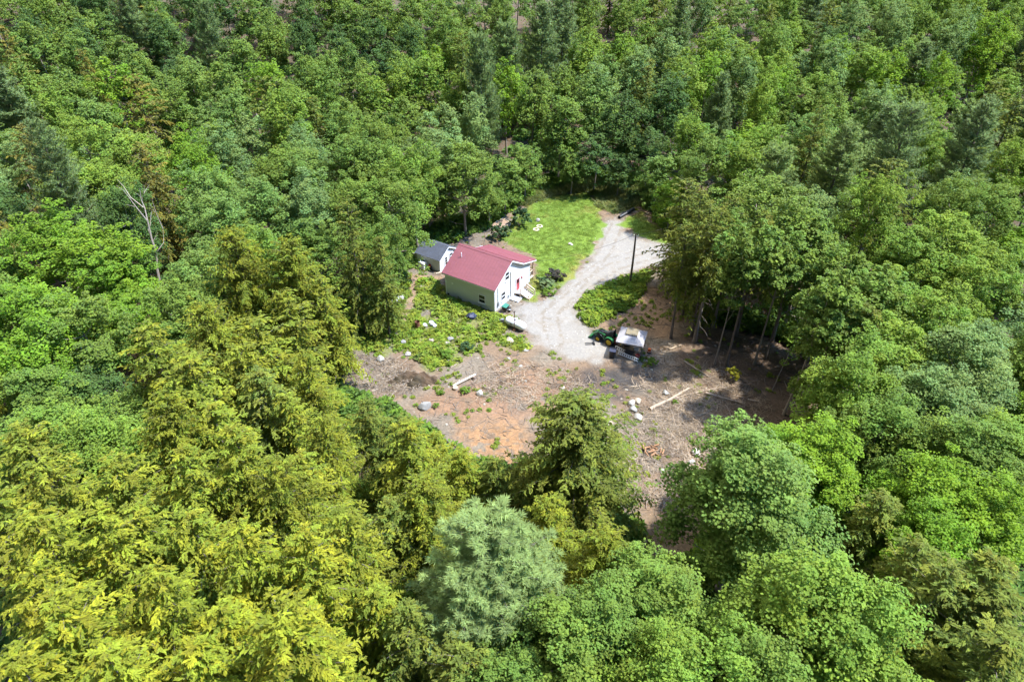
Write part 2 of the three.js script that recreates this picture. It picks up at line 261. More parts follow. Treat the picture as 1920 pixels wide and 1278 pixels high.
function crownHemlock({ seed, H, R, base, nb = 100, step = 0.26, seg = 0.2, curve = 0.75, droop = 0.32, wide = 0.5, fill = 7 }) {
  const rnd = mul32(seed), L = new Leaves(), wood = [];
  for (let i = 0; i < nb; i++) {
    const t = Math.pow((i + rnd() * 0.9) / nb, 1.12), y0 = base + (H - base) * t * 0.985, len = R * Math.pow(1 - t, curve) * (0.55 + 0.62 * rnd()) + 0.2, az = i * GOLD + (rnd() - 0.5) * 1.3, ca = Math.cos(az), sa = Math.sin(az);
    const rise = lerp(0.05, 0.8, t) + (rnd() - 0.5) * 0.4, dr = droop * (0.5 + rnd()) * (1 - 0.3 * t), tint = 0.76 + 0.48 * rnd(), warm = (rnd() - 0.5) * 0.26, sway = (rnd() - 0.5) * 0.5;
    const P = (s) => { const w = sway * s * s * len; return [ca * len * s - sa * w, y0 + len * (rise * s - dr * s * s * (0.6 + s * 0.8)), sa * len * s + ca * w]; };
    if (len > 1.2 && i % 2 === 0) wood.push([P(0), P(0.45), P(0.85), len]);
    const n = Math.max(2, Math.ceil(len * 0.86 / step));
    for (let k = 0; k <= n; k++) for (const side of k === n ? [-1, 0, 1] : [-1, 1]) {
      if (rnd() < 0.16) continue;
      const s = clamp(0.1 + 0.9 * (k + (rnd() - 0.5) * 0.8) / n, 0.08, 1), p = P(s), p2 = P(Math.min(1.03, s + 0.04)), T = unit(p2[0] - p[0], p2[1] - p[1], p2[2] - p[2]);
      const tl = Math.min(0.85, (0.34 * len * (1 - s) + 0.2) * (0.5 + 0.9 * rnd())), tt = tint * (0.74 + 0.52 * rnd()), ang = side * (0.35 + 0.95 * rnd()), cb = Math.cos(ang), sb = Math.sin(ang);
      const D = unit(T[0] * cb - sa * sb, T[1] * cb - 0.12 - 0.3 * rnd() + (rnd() - 0.4) * 0.4, T[2] * cb + ca * sb), m = Math.max(2, Math.round(fill * tl / 0.45 * (0.7 + 0.6 * rnd())));
      for (let j = 0; j < m; j++) {
        const q = (j + rnd()) / m, fan = 0.22 * tl * (1 - 0.55 * q), x = p[0] + D[0] * tl * q + (rnd() - 0.5) * fan * 2, y = p[1] + D[1] * tl * q - 0.2 * tl * q * q + (rnd() - 0.5) * fan * 0.8, z = p[2] + D[2] * tl * q + (rnd() - 0.5) * fan * 2;
        const N = unit((rnd() - 0.5) * 1.3, 0.9, (rnd() - 0.5) * 1.3), A = unit(D[0] + (rnd() - 0.5) * 1.3, D[1] - 0.1 + (rnd() - 0.5) * 0.9, D[2] + (rnd() - 0.5) * 1.3), kk = tt * (0.82 + 0.36 * rnd()), sz = seg * (0.75 + 0.6 * rnd());
        L.leaf(x, y, z, ...A, ...N, sz * 1.5, sz * wide, kk * (1 + warm), kk, kk * (1 - warm));
      }
    }
  }
  return { crown: L.build(), wood };
}
function crownPine({ seed, H, R, base, gap = 0.85, per = 6, tuft = 0.36, step = 0.34, blades = 9, thick = 0.055, curve = 0.6 }) {
  const rnd = mul32(seed), L = new Leaves(), wood = [];
  for (let y = base, w = 0; y < H - 0.2; w++) {
    const t = (y - base) / (H - base), env = R * Math.pow(1 - t, curve) * (t < 0.12 ? 0.7 + 2.5 * t : 1);
    const n = per - (t > 0.75 ? 1 : 0);
    for (let k = 0; k < n; k++) {
      const len = env * (0.62 + 0.5 * rnd()) + 0.25, az = k / n * 6.2832 + w * 1.1 + (rnd() - 0.5) * 0.7, ca = Math.cos(az), sa = Math.sin(az), y0 = y + (rnd() - 0.5) * gap * 0.7, rise = lerp(0.0, 0.7, t) + (rnd() - 0.5) * 0.16, tint = 0.82 + 0.36 * rnd();
      const P = (s) => [ca * len * s, y0 + len * (rise * s - 0.18 * s + 0.26 * s * s * s), sa * len * s];
      if (len > 1) wood.push([P(0), P(0.5), P(0.95), len]);
      const m = Math.max(2, Math.ceil(len / step));
      for (let j = 0; j <= m; j++) {
        const s = 0.22 + 0.8 * j / m, p = P(s), sideL = (0.36 * len * (1.05 - s) + 0.1);
        for (const side of [-1, -0.45, 0, 0.45, 1]) {
          if (Math.abs(side) > 0.9 && sideL < 0.35) continue;
          if (rnd() < 0.12) continue;
          const q = side * sideL * (0.75 + 0.5 * rnd()), fx = Math.abs(q) * 0.55, cx = p[0] - sa * q + ca * fx, cy = p[1] + Math.abs(q) * 0.12 + (rnd() - 0.5) * 0.2, cz = p[2] + ca * q + sa * fx, k2 = tint * (0.8 + 0.4 * rnd());
          const D = unit(ca * 0.7 - sa * side * 0.6, 0.55, sa * 0.7 + ca * side * 0.6);
          for (let b = 0; b < blades; b++) { const l = tuft * (0.75 + 0.5 * rnd()), e = unit(D[0] + (rnd() - 0.5) * 1.9, D[1] + (rnd() - 0.5) * 1.7, D[2] + (rnd() - 0.5) * 1.9), kk = k2 * (0.88 + 0.24 * rnd()); L.needle(cx, cy, cz, e[0] * l, e[1] * l, e[2] * l, thick * (0.8 + 0.5 * rnd()), kk, kk, kk); }
        }
      }
    }
    y += gap * (0.8 + 0.4 * rnd()) * lerp(1, 0.62, t);
  }
  return { crown: L.build(), wood };
}
function trunkConifer({ H, r, seed, base, stubs = 0 }, wood) {
  const rnd = mul32(seed + 9), parts = [], pts = [], rad = [];
  for (let k = 0; k <= 5; k++) { const t = k / 5; pts.push(V((rnd() - 0.5) * 0.12 * k / 5, -0.3 + t * (H * 0.97 + 0.3), (rnd() - 0.5) * 0.12)); rad.push(r * (k ? 1 : 1.3) * (1 - 0.93 * t)); }
  parts.push(limb(pts, rad, 7));
  for (const [a, b, c, l] of wood) parts.push(limb([V(...a), V(...b), V(...c)], [0.012 + l * 0.009, 0.01 + l * 0.006, 0.008], 4));
  for (let k = 0; k < stubs; k++) { const y = lerp(1.6, base * 1.15, rnd()), a = rnd() * 6.28, l = 0.6 + rnd() * 1.7; parts.push(limb([V(0, y, 0), V(Math.cos(a) * l * 0.6, y + 0.05, Math.sin(a) * l * 0.6), V(Math.cos(a) * l, y - 0.15 - 0.2 * rnd(), Math.sin(a) * l)], [0.03, 0.02, 0.008], 4)); }
  return join(parts);
}

// ---------------------------------------------------------------- leaf and bark materials
const leafMat = (c, rough = 1, through = 0.48) => new THREE.MeshPhysicalMaterial({ color: rgb(...c), roughness: rough, vertexColors: true, transmission: through, thickness: 0, specularIntensity: 0.3, side: THREE.DoubleSide });
const TINT = {
  mid: [0.158, 0.243, 0.032], bright: [0.185, 0.282, 0.03], deep: [0.08, 0.15, 0.027], fresh: [0.162, 0.256, 0.043], lime: [0.17, 0.29, 0.014], pale: [0.18, 0.27, 0.07],
  gold: [0.262, 0.286, 0.018], yellowgreen: [0.23, 0.262, 0.02], olive: [0.168, 0.205, 0.026], amber: [0.205, 0.192, 0.027],
  silver: [0.27, 0.36, 0.11], grey: [0.195, 0.275, 0.085], sage: [0.215, 0.295, 0.072],
};
const LM = Object.fromEntries(Object.entries(TINT).map(([k, c]) => [k, leafMat(c)]));
const barkTexture = tile(256, (u, v) => { const k = 0.45 + 0.8 * tn(u, v * 0.5, 40) * (0.6 + 0.4 * tn(u, v, 9)); return [0.17 * k, 0.14 * k, 0.115 * k]; }, 1);
const BARK = { brown: mat([1, 1, 1], 0.95, { map: barkTexture }), grey: mat([1.7, 1.75, 1.75], 0.9, { map: barkTexture }), pale: mat([2.2, 2.2, 2.05], 0.85, { map: barkTexture }), dead: mat([2.5, 2.48, 2.4], 0.9, { map: barkTexture }) };

// ---------------------------------------------------------------- tree kinds: a few builds of each, coarser ones for trees far away
const KIND = { b: [[], [], []], h: [[], [], []], p: [[], [], []], e: [[], [], []] };
const dim = (o, c, t) => ({ H: o.H, R: o.R, crown: c, trunk: t });
for (const [lod, n, o] of [
  [0, 5, { lobes: 22, clumps: 30, leaves: 58, size: 0.145 }],
  [1, 5, { lobes: 18, clumps: 23, leaves: 48, size: 0.175, big: 0.2, vary: 0.3, reach: 0.42, reachVary: 0.36 }],
  [2, 4, { lobes: 13, clumps: 22, leaves: 30, size: 0.245, big: 0.22, vary: 0.3, reach: 0.42, reachVary: 0.34 }]]) for (let k = 0; k < n; k++) {
  const q = { seed: 100 + lod * 40 + k * 7, H: 15, R: 4.4, base: 1.6 + (k % 3) * 0.5, r: 0.2, flat: [0.8, 0.6, 0.95, 0.7, 0.5][k], spread: [1, 1.06, 0.92, 1, 1.08][k], open: [0.04, 0.12, 0.03, 0.2, 0.1][k], ...o };
  const c = crownBroad(q); KIND.b[lod].push(dim(q, c.crown, trunkBroad(q, lod === 2 ? [] : c.limbs)));
}
for (const [lod, n, o] of [
  [0, 5, { nb: 150, step: 0.27, seg: 0.15, wide: 0.6, fill: 9 }],
  [1, 3, { nb: 115, step: 0.33, seg: 0.21, wide: 0.62, fill: 6 }],
  [2, 2, { nb: 85, step: 0.45, seg: 0.32, wide: 0.65, fill: 4 }]]) for (let k = 0; k < n; k++) {
  const q = { seed: 300 + lod * 40 + k * 7, H: 16, R: 3.7, base: 1.6 + 0.5 * k, r: 0.19, curve: [0.6, 0.48, 0.72, 0.55, 0.66][k], droop: [0.3, 0.36, 0.26, 0.4, 0.32][k], ...o };
  const c = crownHemlock(q); KIND.h[lod].push(dim(q, c.crown, trunkConifer(q, lod === 2 ? [] : c.wood)));
}
for (const [lod, n, o] of [
  [0, 2, { tuft: 0.34, step: 0.27, blades: 13, thick: 0.05, per: 7, gap: 0.7 }],
  [1, 2, { tuft: 0.42, step: 0.36, blades: 9, thick: 0.085, per: 6 }],
  [2, 3, { tuft: 0.55, step: 0.5, blades: 7, thick: 0.15, per: 6, gap: 0.95 }]]) for (let k = 0; k < n; k++) {
  const q = { seed: 500 + lod * 40 + k * 7, H: 18, R: 4, base: 3.4 + k, r: 0.22, curve: [0.55, 0.7, 0.62][k], ...o };
  const c = crownPine(q); KIND.p[lod].push(dim(q, c.crown, trunkConifer(q, lod === 2 ? [] : c.wood)));
}
for (let k = 0; k < 2; k++) {                                            // edge conifers: bare lower trunk with dead stubs
  const q = { seed: 700 + k * 7, H: 16, R: 3.2, base: 7.2, r: 0.2, nb: 80, step: 0.33, seg: 0.21, wide: 0.62, fill: 6, curve: 0.55, stubs: 26 };
  const c = crownHemlock(q); for (const l of [0, 1, 2]) KIND.e[l].push(dim(q, c.crown, trunkConifer(q, c.wood)));
}
KIND.e[0] = KIND.e[2] = KIND.e[1];
KIND.t = [0, 1, 2].map(() => []);                                       // edge broadleaf trees: tall bare stem, high crown
for (let k = 0; k < 2; k++) { const q = { seed: 800 + k * 7, H: 15, R: 3.2, base: 8.4, r: 0.15, lobes: 11, clumps: 17, leaves: 26, size: 0.25, flat: 0.5, open: 0.15 }, c = crownBroad(q); const v = dim(q, c.crown, trunkBroad(q, c.limbs)); for (const l of [0, 1, 2]) KIND.t[l].push(v); }
for (let l = 1; l < 3; l++) KIND.t[l] = KIND.t[0];
KIND.w = [[], [], []];                                                  // broad, full hemlocks that stand free
for (let k = 0; k < 2; k++) { const q = { seed: 860 + k * 7, H: 13, R: 5.4, base: 0.8, r: 0.2, nb: 300, step: 0.27, seg: 0.15, wide: 0.62, fill: 8, curve: [0.5, 0.58][k], droop: 0.3 }, c = crownHemlock(q), v = dim(q, c.crown, trunkConifer(q, c.wood)); for (const l of [0, 1, 2]) KIND.w[l].push(v); }
const NAME = { w: 'hemlock_tree', b: 'broadleaf_tree', h: 'hemlock_tree', p: 'pine_tree', e: 'hemlock_tree', t: 'broadleaf_tree' };
const COLOUR = { mid: 'leaf green', bright: 'bright yellow green', deep: 'dark green', fresh: 'cool fresh green', lime: 'vivid lime green', pale: 'pale grey green', gold: 'golden green', yellowgreen: 'yellowish green', olive: 'dark olive green', amber: 'brownish amber green', silver: 'silvery green', grey: 'dusky grey green', sage: 'soft sage green' };
const SORT = { w: 'broad full hemlock', b: 'round crowned broadleaf tree', h: 'feathery hemlock', p: 'layered white pine', e: 'hemlock with bare lower trunk', t: 'slender bare stemmed tree' };
const planted = [], treeRnd = mul32(4242);
function plant(x, d, h, r, kind, tint, label, bark) {
  const y = ground(x, d), [, , z] = seen(x, y + h * 0.7, d), lod = z < 58 ? 0 : z < 98 ? 1 : 2, set = KIND[kind][lod], v = set[Math.floor(treeRnd() * set.length)];
  const area = kind === 'e' || kind === 't' ? 'at the bare edge of the clearing' : d > 96 ? 'in the woods beyond the lawn' : d < 50 && x > -12 && x < 16 ? 'across the dirt from the house' : x < 0 ? 'on the shed side of the clearing' : 'on the canopy side of the clearing';
  const what = `${h < 8 ? 'low ' : ''}${COLOUR[tint]} ${SORT[kind]}`, o = thing(NAME[kind], label ?? `${what} ${area}`, 'tree', [x, y, -d], treeRnd() * 6.2832, label ? undefined : `${what}s ${area}`);
  o.scale.set(r / v.R * (0.94 + 0.12 * treeRnd()), h / v.H, r / v.R * (0.94 + 0.12 * treeRnd()));
  o.rotation.order = 'YXZ'; o.rotation.x = (treeRnd() - 0.5) * 0.09; o.rotation.z = (treeRnd() - 0.5) * 0.09;
  part('trunk', v.trunk, BARK[bark ?? (kind === 'b' ? 'grey' : 'brown')], o);
  part('crown', v.crown, LM[tint], o);
  planted.push([x, d, r]);
  return o;
}
// trees that stand out in the photograph: where the top shows, height, crown radius, kind, tint, own label
const TOPS = [
  [880, 8, 15, 4.4, 'b', 'mid'], [865, -25, 16, 4.6, 'b', 'deep'], [935, -15, 16, 4.4, 'b', 'mid'], [560, -12, 15, 4.4, 'b', 'deep'], [650, -10, 15, 4.4, 'b', 'mid'], [765, -20, 15, 4.4, 'b', 'mid'], [1100, -8, 15, 4.4, 'b', 'mid'], [470, -15, 15, 4.4, 'b', 'mid'],
  [40, 15, 16, 4.6, 'b', 'deep'], [130, 30, 16, 4.6, 'b', 'deep'], [215, 55, 16, 4.6, 'b', 'mid'], [290, 15, 16, 4.2, 'b', 'deep'], [375, 5, 20, 3.8, 'p', 'grey'], [445, 65, 15, 4.2, 'b', 'mid'], [505, 30, 15, 4.2, 'b', 'mid'], [560, 40, 14, 3.8, 'b', 'deep'], [600, 92, 14, 4, 'b', 'mid'], [645, 70, 15, 4, 'b', 'fresh'],
  [692, 22, 16, 3.8, 'b', 'deep'], [765, 38, 16, 3.8, 'b', 'deep'], [832, 5, 15, 4.2, 'b', 'mid'], [155, 88, 16, 2.8, 'h', 'amber'], [240, 140, 18, 4.6, 'h', 'amber', 'broad amber green hemlock towering over the leafy woods behind the bare dead tree'], [35, 230, 17, 4.6, 'h', 'amber'], [585, 178, 15, 3.5, 'h', 'olive'],
  [110, 130, 15, 5, 'b', 'mid'], [40, 118, 15, 4.8, 'b', 'mid'], [305, 150, 14, 4.2, 'b', 'mid'], [352, 118, 14, 4.2, 'b', 'fresh'], [430, 165, 15, 4.2, 'b', 'fresh'], [492, 105, 15, 4.4, 'b', 'lime'], [540, 150, 15, 4, 'b', 'mid'], [640, 185, 15, 4.2, 'b', 'mid'], [690, 128, 15, 4.4, 'b', 'bright'], [742, 108, 15, 4.2, 'b', 'bright'], [792, 98, 15, 4.6, 'b', 'bright'], [850, 145, 15, 4.4, 'b', 'bright'], [885, 185, 15, 4.2, 'b', 'pale'],
  [760, 180, 15, 4.6, 'b', 'mid'], [820, 235, 15, 4.6, 'b', 'pale'], [865, 262, 14, 4.6, 'b', 'mid'], [700, 255, 15, 4.6, 'b', 'mid'], [640, 255, 15, 4.4, 'b', 'mid'], [460, 215, 14, 4.2, 'b', 'pale'], [500, 265, 15, 4.2, 'b', 'mid'], [560, 265, 15, 4.2, 'b', 'fresh'], [385, 225, 14, 4.2, 'b', 'mid'], [372, 305, 15, 4.8, 'b', 'fresh'],
  [905, 60, 22, 4, 'p', 'grey'], [1015, 5, 22, 5, 'p', 'grey'], [955, 40, 20, 4.4, 'p', 'grey'], [400, 360, 15, 5, 'b', 'fresh'], [480, 335, 15, 5, 'b', 'fresh'], [560, 325, 15, 4.6, 'b', 'pale'], [650, 322, 15, 4.4, 'b', 'mid'], [725, 320, 15, 4.4, 'b', 'mid'], [712, 398, 13, 3.3, 'b', 'mid'], [795, 285, 12, 4, 'b', 'mid'],
  [110, 300, 14, 5, 'b', 'bright'], [180, 290, 14, 4.6, 'b', 'bright'], [60, 385, 15, 5, 'b', 'lime'], [140, 415, 15, 5.2, 'b', 'lime'], [205, 468, 13, 4.4, 'b', 'lime'], [45, 515, 15, 5, 'b', 'lime'], [130, 555, 14, 4.6, 'b', 'mid'], [235, 560, 11, 3.8, 'b', 'lime'], [15, 615, 14, 4.4, 'b', 'lime'],
  [440, 425, 17, 5.0, 'w', 'yellowgreen'], [535, 438, 16, 4.8, 'w', 'yellowgreen'], [645, 372, 17, 2.9, 'h', 'olive', 'narrow dark olive hemlock with a pointed top beside the weedy footpath'], [705, 440, 13, 2.9, 'h', 'olive'], [395, 560, 17, 5.0, 'w', 'yellowgreen'], [330, 520, 14, 3.8, 'b', 'mid'], [600, 520, 13, 3.4, 'h', 'yellowgreen'], [520, 545, 15, 4.3, 'h', 'yellowgreen'],
  [265, 618, 17, 4.8, 'h', 'yellowgreen'], [480, 600, 15, 4.6, 'h', 'yellowgreen'], [565, 645, 14, 3.5, 'h', 'yellowgreen'], [345, 665, 16, 5.0, 'h', 'yellowgreen'], [430, 650, 15, 4.3, 'h', 'yellowgreen'], [300, 748, 17, 4.6, 'w', 'yellowgreen'], [395, 745, 15, 4.6, 'h', 'yellowgreen'], [475, 705, 15, 4.3, 'h', 'olive'], [425, 805, 17, 4.1, 'h', 'yellowgreen'], [540, 735, 14, 4.0, 'h', 'yellowgreen'], [615, 770, 14, 3.4, 'h', 'yellowgreen'],
  [690, 738, 12, 3.3, 'h', 'olive'], [745, 782, 10, 2.8, 'h', 'olive'], [330, 840, 17, 4.1, 'h', 'yellowgreen'], [510, 880, 17, 4.3, 'w', 'yellowgreen'], [560, 845, 15, 4.1, 'h', 'yellowgreen'], [205, 860, 16, 4.3, 'h', 'yellowgreen'], [80, 862, 16, 4.6, 'h', 'yellowgreen'], [60, 965, 18, 4.6, 'h', 'gold'], [150, 972, 18, 4.3, 'h', 'gold'], [240, 935, 16, 4.1, 'h', 'yellowgreen'], [330, 960, 16, 4.1, 'h', 'yellowgreen'], [432, 968, 18, 4.1, 'h', 'gold'], [560, 1000, 17, 4.3, 'h', 'gold'], [640, 965, 15, 3.9, 'h', 'yellowgreen'],
  [785, 905, 13, 4.8, 'w', 'yellowgreen'], [720, 940, 12, 3.4, 'h', 'olive'], [865, 838, 7.5, 2.5, 'h', 'yellowgreen'], [925, 862, 7, 2.3, 'h', 'olive'], [815, 812, 7, 2.5, 'h', 'yellowgreen'], [500, 1150, 19, 4.8, 'h', 'gold'], [590, 1185, 17, 4.1, 'h', 'gold'], [400, 1110, 17, 4.1, 'h', 'gold'], [260, 1080, 18, 4.1, 'h', 'gold'], [120, 1120, 18, 4.6, 'h', 'gold'], [20, 1070, 17, 4.3, 'h', 'gold'], [330, 1200, 17, 4.1, 'h', 'gold'], [690, 1090, 13, 3.6, 'h', 'yellowgreen'], [40, 1200, 18, 4.6, 'h', 'gold'], [200, 1210, 18, 4.6, 'h', 'gold'],
  [60, 760, 14, 4.4, 'b', 'bright'], [150, 792, 14, 4, 'b', 'bright'], [225, 742, 12, 4, 'b', 'mid'], [130, 690, 10, 3.8, 'b', 'deep'], [40, 690, 12, 4, 'b', 'mid'],
  [930, 962, 16, 5.4, 'p', 'silver', 'silvery green white pine with soft drooping boughs among the hemlocks'], [850, 1085, 14, 4, 'p', 'silver'], [765, 1150, 13, 3.6, 'h', 'olive'], [850, 1235, 12, 3.8, 'h', 'olive'], [960, 1230, 12, 3.6, 'b', 'mid'],
  [1098, 752, 13, 7, 'w', 'olive', 'wide lone hemlock standing against the bare brown dirt of the clearing'], [1130, 988, 11, 4.2, 'w', 'yellowgreen'], [1035, 930, 9, 3.0, 'h', 'yellowgreen'], [1015, 1060, 11, 3.4, 'h', 'olive'],
  [1430, 838, 16, 5.9, 'b', 'fresh', 'huge fresh green maple with a domed crown beside the brush strewn dirt'], [1530, 798, 13.5, 4.8, 'b', 'lime'], [1465, 815, 11, 3.8, 'b', 'lime'], [1640, 650, 15, 4.6, 'b', 'bright'], [1690, 735, 14, 4.4, 'b', 'mid'], [1860, 620, 15, 5, 'b', 'pale'], [1790, 700, 14, 4.4, 'b', 'pale'], [1662, 915, 13, 4.0, 'h', 'olive'], [1780, 878, 14, 4.4, 'b', 'lime'], [1872, 905, 14, 4.4, 'b', 'lime'], [1755, 965, 13, 4, 'b', 'lime'],
  [1540, 1075, 16, 5.2, 'b', 'bright'], [1650, 1160, 15, 4.4, 'b', 'bright'], [1255, 1075, 13, 4.4, 'b', 'mid'], [1150, 1130, 14, 4.4, 'b', 'mid'], [1060, 1170, 14, 4.2, 'b', 'mid'], [1340, 1190, 14, 4.2, 'b', 'bright'], [1800, 1075, 15, 5.0, 'h', 'olive'], [1730, 1010, 14, 4.1, 'h', 'olive'], [1890, 1040, 15, 4.6, 'h', 'olive'], [1440, 1230, 14, 4, 'b', 'mid'], [1870, 1180, 15, 4.6, 'h', 'olive'], [1905, 1120, 14, 4.6, 'h', 'olive'], [1850, 795, 14, 4.6, 'b', 'mid'], [10, 800, 15, 4.8, 'h', 'yellowgreen'], [0, 905, 16, 4.8, 'h', 'yellowgreen'], [1900, 800, 13, 4.4, 'b', 'bright'], [1240, 1220, 14, 4, 'b', 'bright'],
  [1450, 325, 17, 6, 'b', 'mid', 'great spreading green tree above the row of bare trunks right of the canopy'], [1385, 395, 15, 4.2, 'b', 'mid'], [1535, 395, 15, 4.6, 'b', 'mid'], [1580, 470, 14, 4.4, 'b', 'mid'], [1300, 335, 15, 4.1, 'h', 'olive'], [1345, 372, 16, 3.9, 'h', 'olive'], [1460, 265, 17, 4, 'p', 'sage'], [1590, 232, 18, 4.6, 'p', 'sage'], [1720, 190, 20, 5, 'p', 'grey'], [1860, 185, 20, 5, 'p', 'grey'], [1690, 298, 16, 4.8, 'h', 'olive'],
  [1800, 395, 15, 5, 'b', 'bright'], [1735, 430, 14, 4.4, 'b', 'bright'], [1865, 470, 14, 4.6, 'b', 'bright'], [1680, 500, 14, 4.4, 'b', 'bright'], [1785, 530, 14, 4.4, 'b', 'bright'], [1610, 560, 14, 4.2, 'b', 'mid'], [1700, 600, 14, 4.4, 'b', 'bright'], [1890, 330, 15, 4.4, 'b', 'mid'],
  [1000, 140, 15.5, 4.6, 'b', 'mid'], [1052, 172, 14.6, 4.4, 'b', 'mid', 'tall full leaf green maple at the head of the lawn'], [1172, 185, 13.8, 4.4, 'b', 'deep'], [1262, 135, 16.5, 4.8, 'b', 'deep', 'tall dark green tree in deep shade behind the end of the gravel drive'], [1355, 140, 16, 3.2, 'p', 'grey'], [1240, 288, 9, 3.4, 'b', 'fresh'], [1265, 335, 8, 3, 'b', 'lime'], [1332, 238, 15, 4.2, 'b', 'fresh'], [1130, 105, 16, 4.6, 'b', 'pale'], [1200, 85, 16, 4.2, 'b', 'pale'], [1338, 95, 15, 4.2, 'b', 'lime'], [1290, 90, 15, 4.2, 'b', 'bright'], [1402, 75, 15, 4.4, 'b', 'bright'], [1560, 45, 15, 4.6, 'b', 'deep'], [1640, 80, 15, 5, 'b', 'bright'], [1500, 145, 15, 4.6, 'b', 'mid'], [1570, 165, 14, 4.4, 'b', 'mid'],
  [915, 325, 8, 3, 'b', 'mid'], [945, 290, 9.5, 3.4, 'b', 'mid'], [1225, 240, 10.5, 3.8, 'b', 'deep'], [1120, 250, 9.5, 3.6, 'b', 'deep'], [985, 270, 9, 3.2, 'b', 'mid'], [1075, 285, 7, 2.6, 'b', 'mid'], [1165, 290, 7, 2.8, 'b', 'deep'],
];
for (const [px, py, h, r, kind, tint, label] of TOPS) {
  let [x, d] = at(px, py, h); for (let k = 0; k < 8; k++) { const [x2, d2] = at(px, py, Math.min(EYE - 8, ground(x, d) + h)); x = lerp(x, x2, 0.8); d = lerp(d, d2, 0.8); }
  plant(x, d, h, r, kind, tint, label);
}
// trees of the bare right-hand edge: where the trunk meets the ground
for (const [px, py, h, r, kind, tint, bark, label] of [
  [1258, 634, 15, 2.6, 'e', 'olive', 'brown'], [1302, 640, 17, 3.3, 'e', 'olive', 'grey'], [1296, 630, 14, 2.5, 'e', 'olive', 'brown'], [1340, 683, 13, 2.2, 't', 'mid', 'grey'], [1361, 686, 17, 3.4, 't', 'mid', 'brown'], [1414, 683, 16, 3, 't', 'mid', 'grey'], [1436, 673, 14, 2.4, 't', 'mid', 'brown'],
  [1471, 777, 16, 3, 't', 'mid', 'pale', 'pale grey birch stem leaning over the dark leaf litter of the clearing'], [1503, 783, 15, 2.8, 't', 'mid', 'grey'], [1541, 790, 14, 2.8, 'e', 'olive', 'brown'], [1550, 785, 13, 2.4, 't', 'mid', 'brown'], [1280, 590, 16, 3, 'e', 'olive', 'brown'], [1322, 600, 16, 3, 'e', 'olive', 'brown'], [1380, 630, 16, 3, 'e', 'olive', 'brown'], [1450, 640, 16, 3, 't', 'mid', 'grey'], [1520, 700, 15, 3, 't', 'mid', 'grey'], [1580, 740, 15, 3, 't', 'mid', 'grey'],
]) { const [x, d] = spot(px, py); plant(x, d, h, r, kind, tint, label, bark); }
// the rest of the woods
{
  const rnd = mul32(90210), s = 5.5, DEAD = [[212, 325], [305, 325], [318, 508], [270, 508], [225, 400]];
  const hidesView = (x, d, h, r) => { const y = ground(x, d); for (const [dx, f] of [[0, 0], [0, 1], [0, 0.75], [-0.85, 0.55], [0.85, 0.55], [-0.6, 0.3], [0.6, 0.3], [-0.5, 0.8], [0.5, 0.8], [0, 0.3]]) { for (const dd of [-0.7 * r, 0, 0.7 * r]) { const [u, v] = seen(x + dx * r, y + h * f, d + (f > 0 && f < 1 ? dd : 0)); if (inside(VIEW, u, v) || (d < 68 && inside(DEAD, u, v))) return true; } } return false; };
  for (let j = 0; j * s * 0.87 < 225; j++) for (let i = -34; i < 34; i++) {
    let x = (i + (j % 2) * 0.5 + (rnd() - 0.5) * 0.55) * s, d = 2 + j * s * 0.87 + (rnd() - 0.5) * 2.4; const pick = rnd(), pick2 = rnd(), hr = rnd(), rr = rnd();
    const y = ground(x, d), [u, v, z] = seen(x, y + 13, d); if (d > 100 && rr < 0.3) continue;
    if (z < 6 || u < -130 || u > 2050 || v > 1480 || v < (u < 850 ? -85 : -58)) continue;
    if (inside(SITE.clearing, x, d) && zone('clearing', x, d) < -0.5) continue;
    if (zone('driveway', x, d) < 1.5 && x > TX0 && x < TX1 && d > TD0 && d < TD1) continue;
    let kind, tint;
    const inLowLeft = v > 560 && u < 780, topRight = u > 1080 && v < 330;
    if (inLowLeft) { kind = pick < 0.88 ? 'h' : 'b'; tint = kind === 'h' ? (u < 640 && v > 900 && pick2 < 0.6 ? 'gold' : pick2 < 0.85 ? 'yellowgreen' : 'olive') : kind === 'p' ? 'silver' : 'bright'; }
    else if (topRight) { kind = pick < 0.15 ? 'p' : pick < 0.2 ? 'h' : 'b'; tint = kind === 'p' ? (pick2 < 0.6 ? 'grey' : 'sage') : kind === 'h' ? 'olive' : ['mid', 'bright', 'pale', 'pale', 'mid', 'bright', 'lime', 'fresh'][Math.floor(pick2 * 8)]; }
    else if (v > 800) { kind = pick < 0.3 ? 'h' : 'b'; tint = kind === 'h' ? (pick2 < 0.6 ? 'olive' : 'yellowgreen') : ['mid', 'bright', 'lime', 'bright'][Math.floor(pick2 * 4)]; }
    else { kind = pick < 0.06 ? 'p' : pick < 0.14 ? 'h' : 'b'; tint = kind === 'p' ? 'grey' : kind === 'h' ? (u < 450 ? 'amber' : 'olive') : (v < 110 && u < 800 ? ['deep', 'mid', 'deep', 'mid'] : ['mid', 'fresh', 'mid', 'bright', 'pale', 'mid', 'lime', 'deep'])[Math.floor(pick2 * (v < 110 && u < 800 ? 4 : 8))]; }
    let h = (kind === 'p' ? 15 : kind === 'h' ? 13 : 11.5) + hr * 6.5, r = (kind === 'h' ? 3.6 : d > 100 ? 3.7 : 3.8) + rr * 1.1;
    if (planted.some(([a, b, q]) => Math.hypot(a - x, b - d) < (q + r) * 0.6)) continue;
    let ok = false; for (const k of [1, 0.75, 0.52, 0.34]) if (!hidesView(x, d, h * k, r * (0.4 + 0.6 * k))) { h *= k; r *= 0.4 + 0.6 * k; ok = true; break; }
    if (ok) plant(x, d, h, r, kind, tint);
  }
}
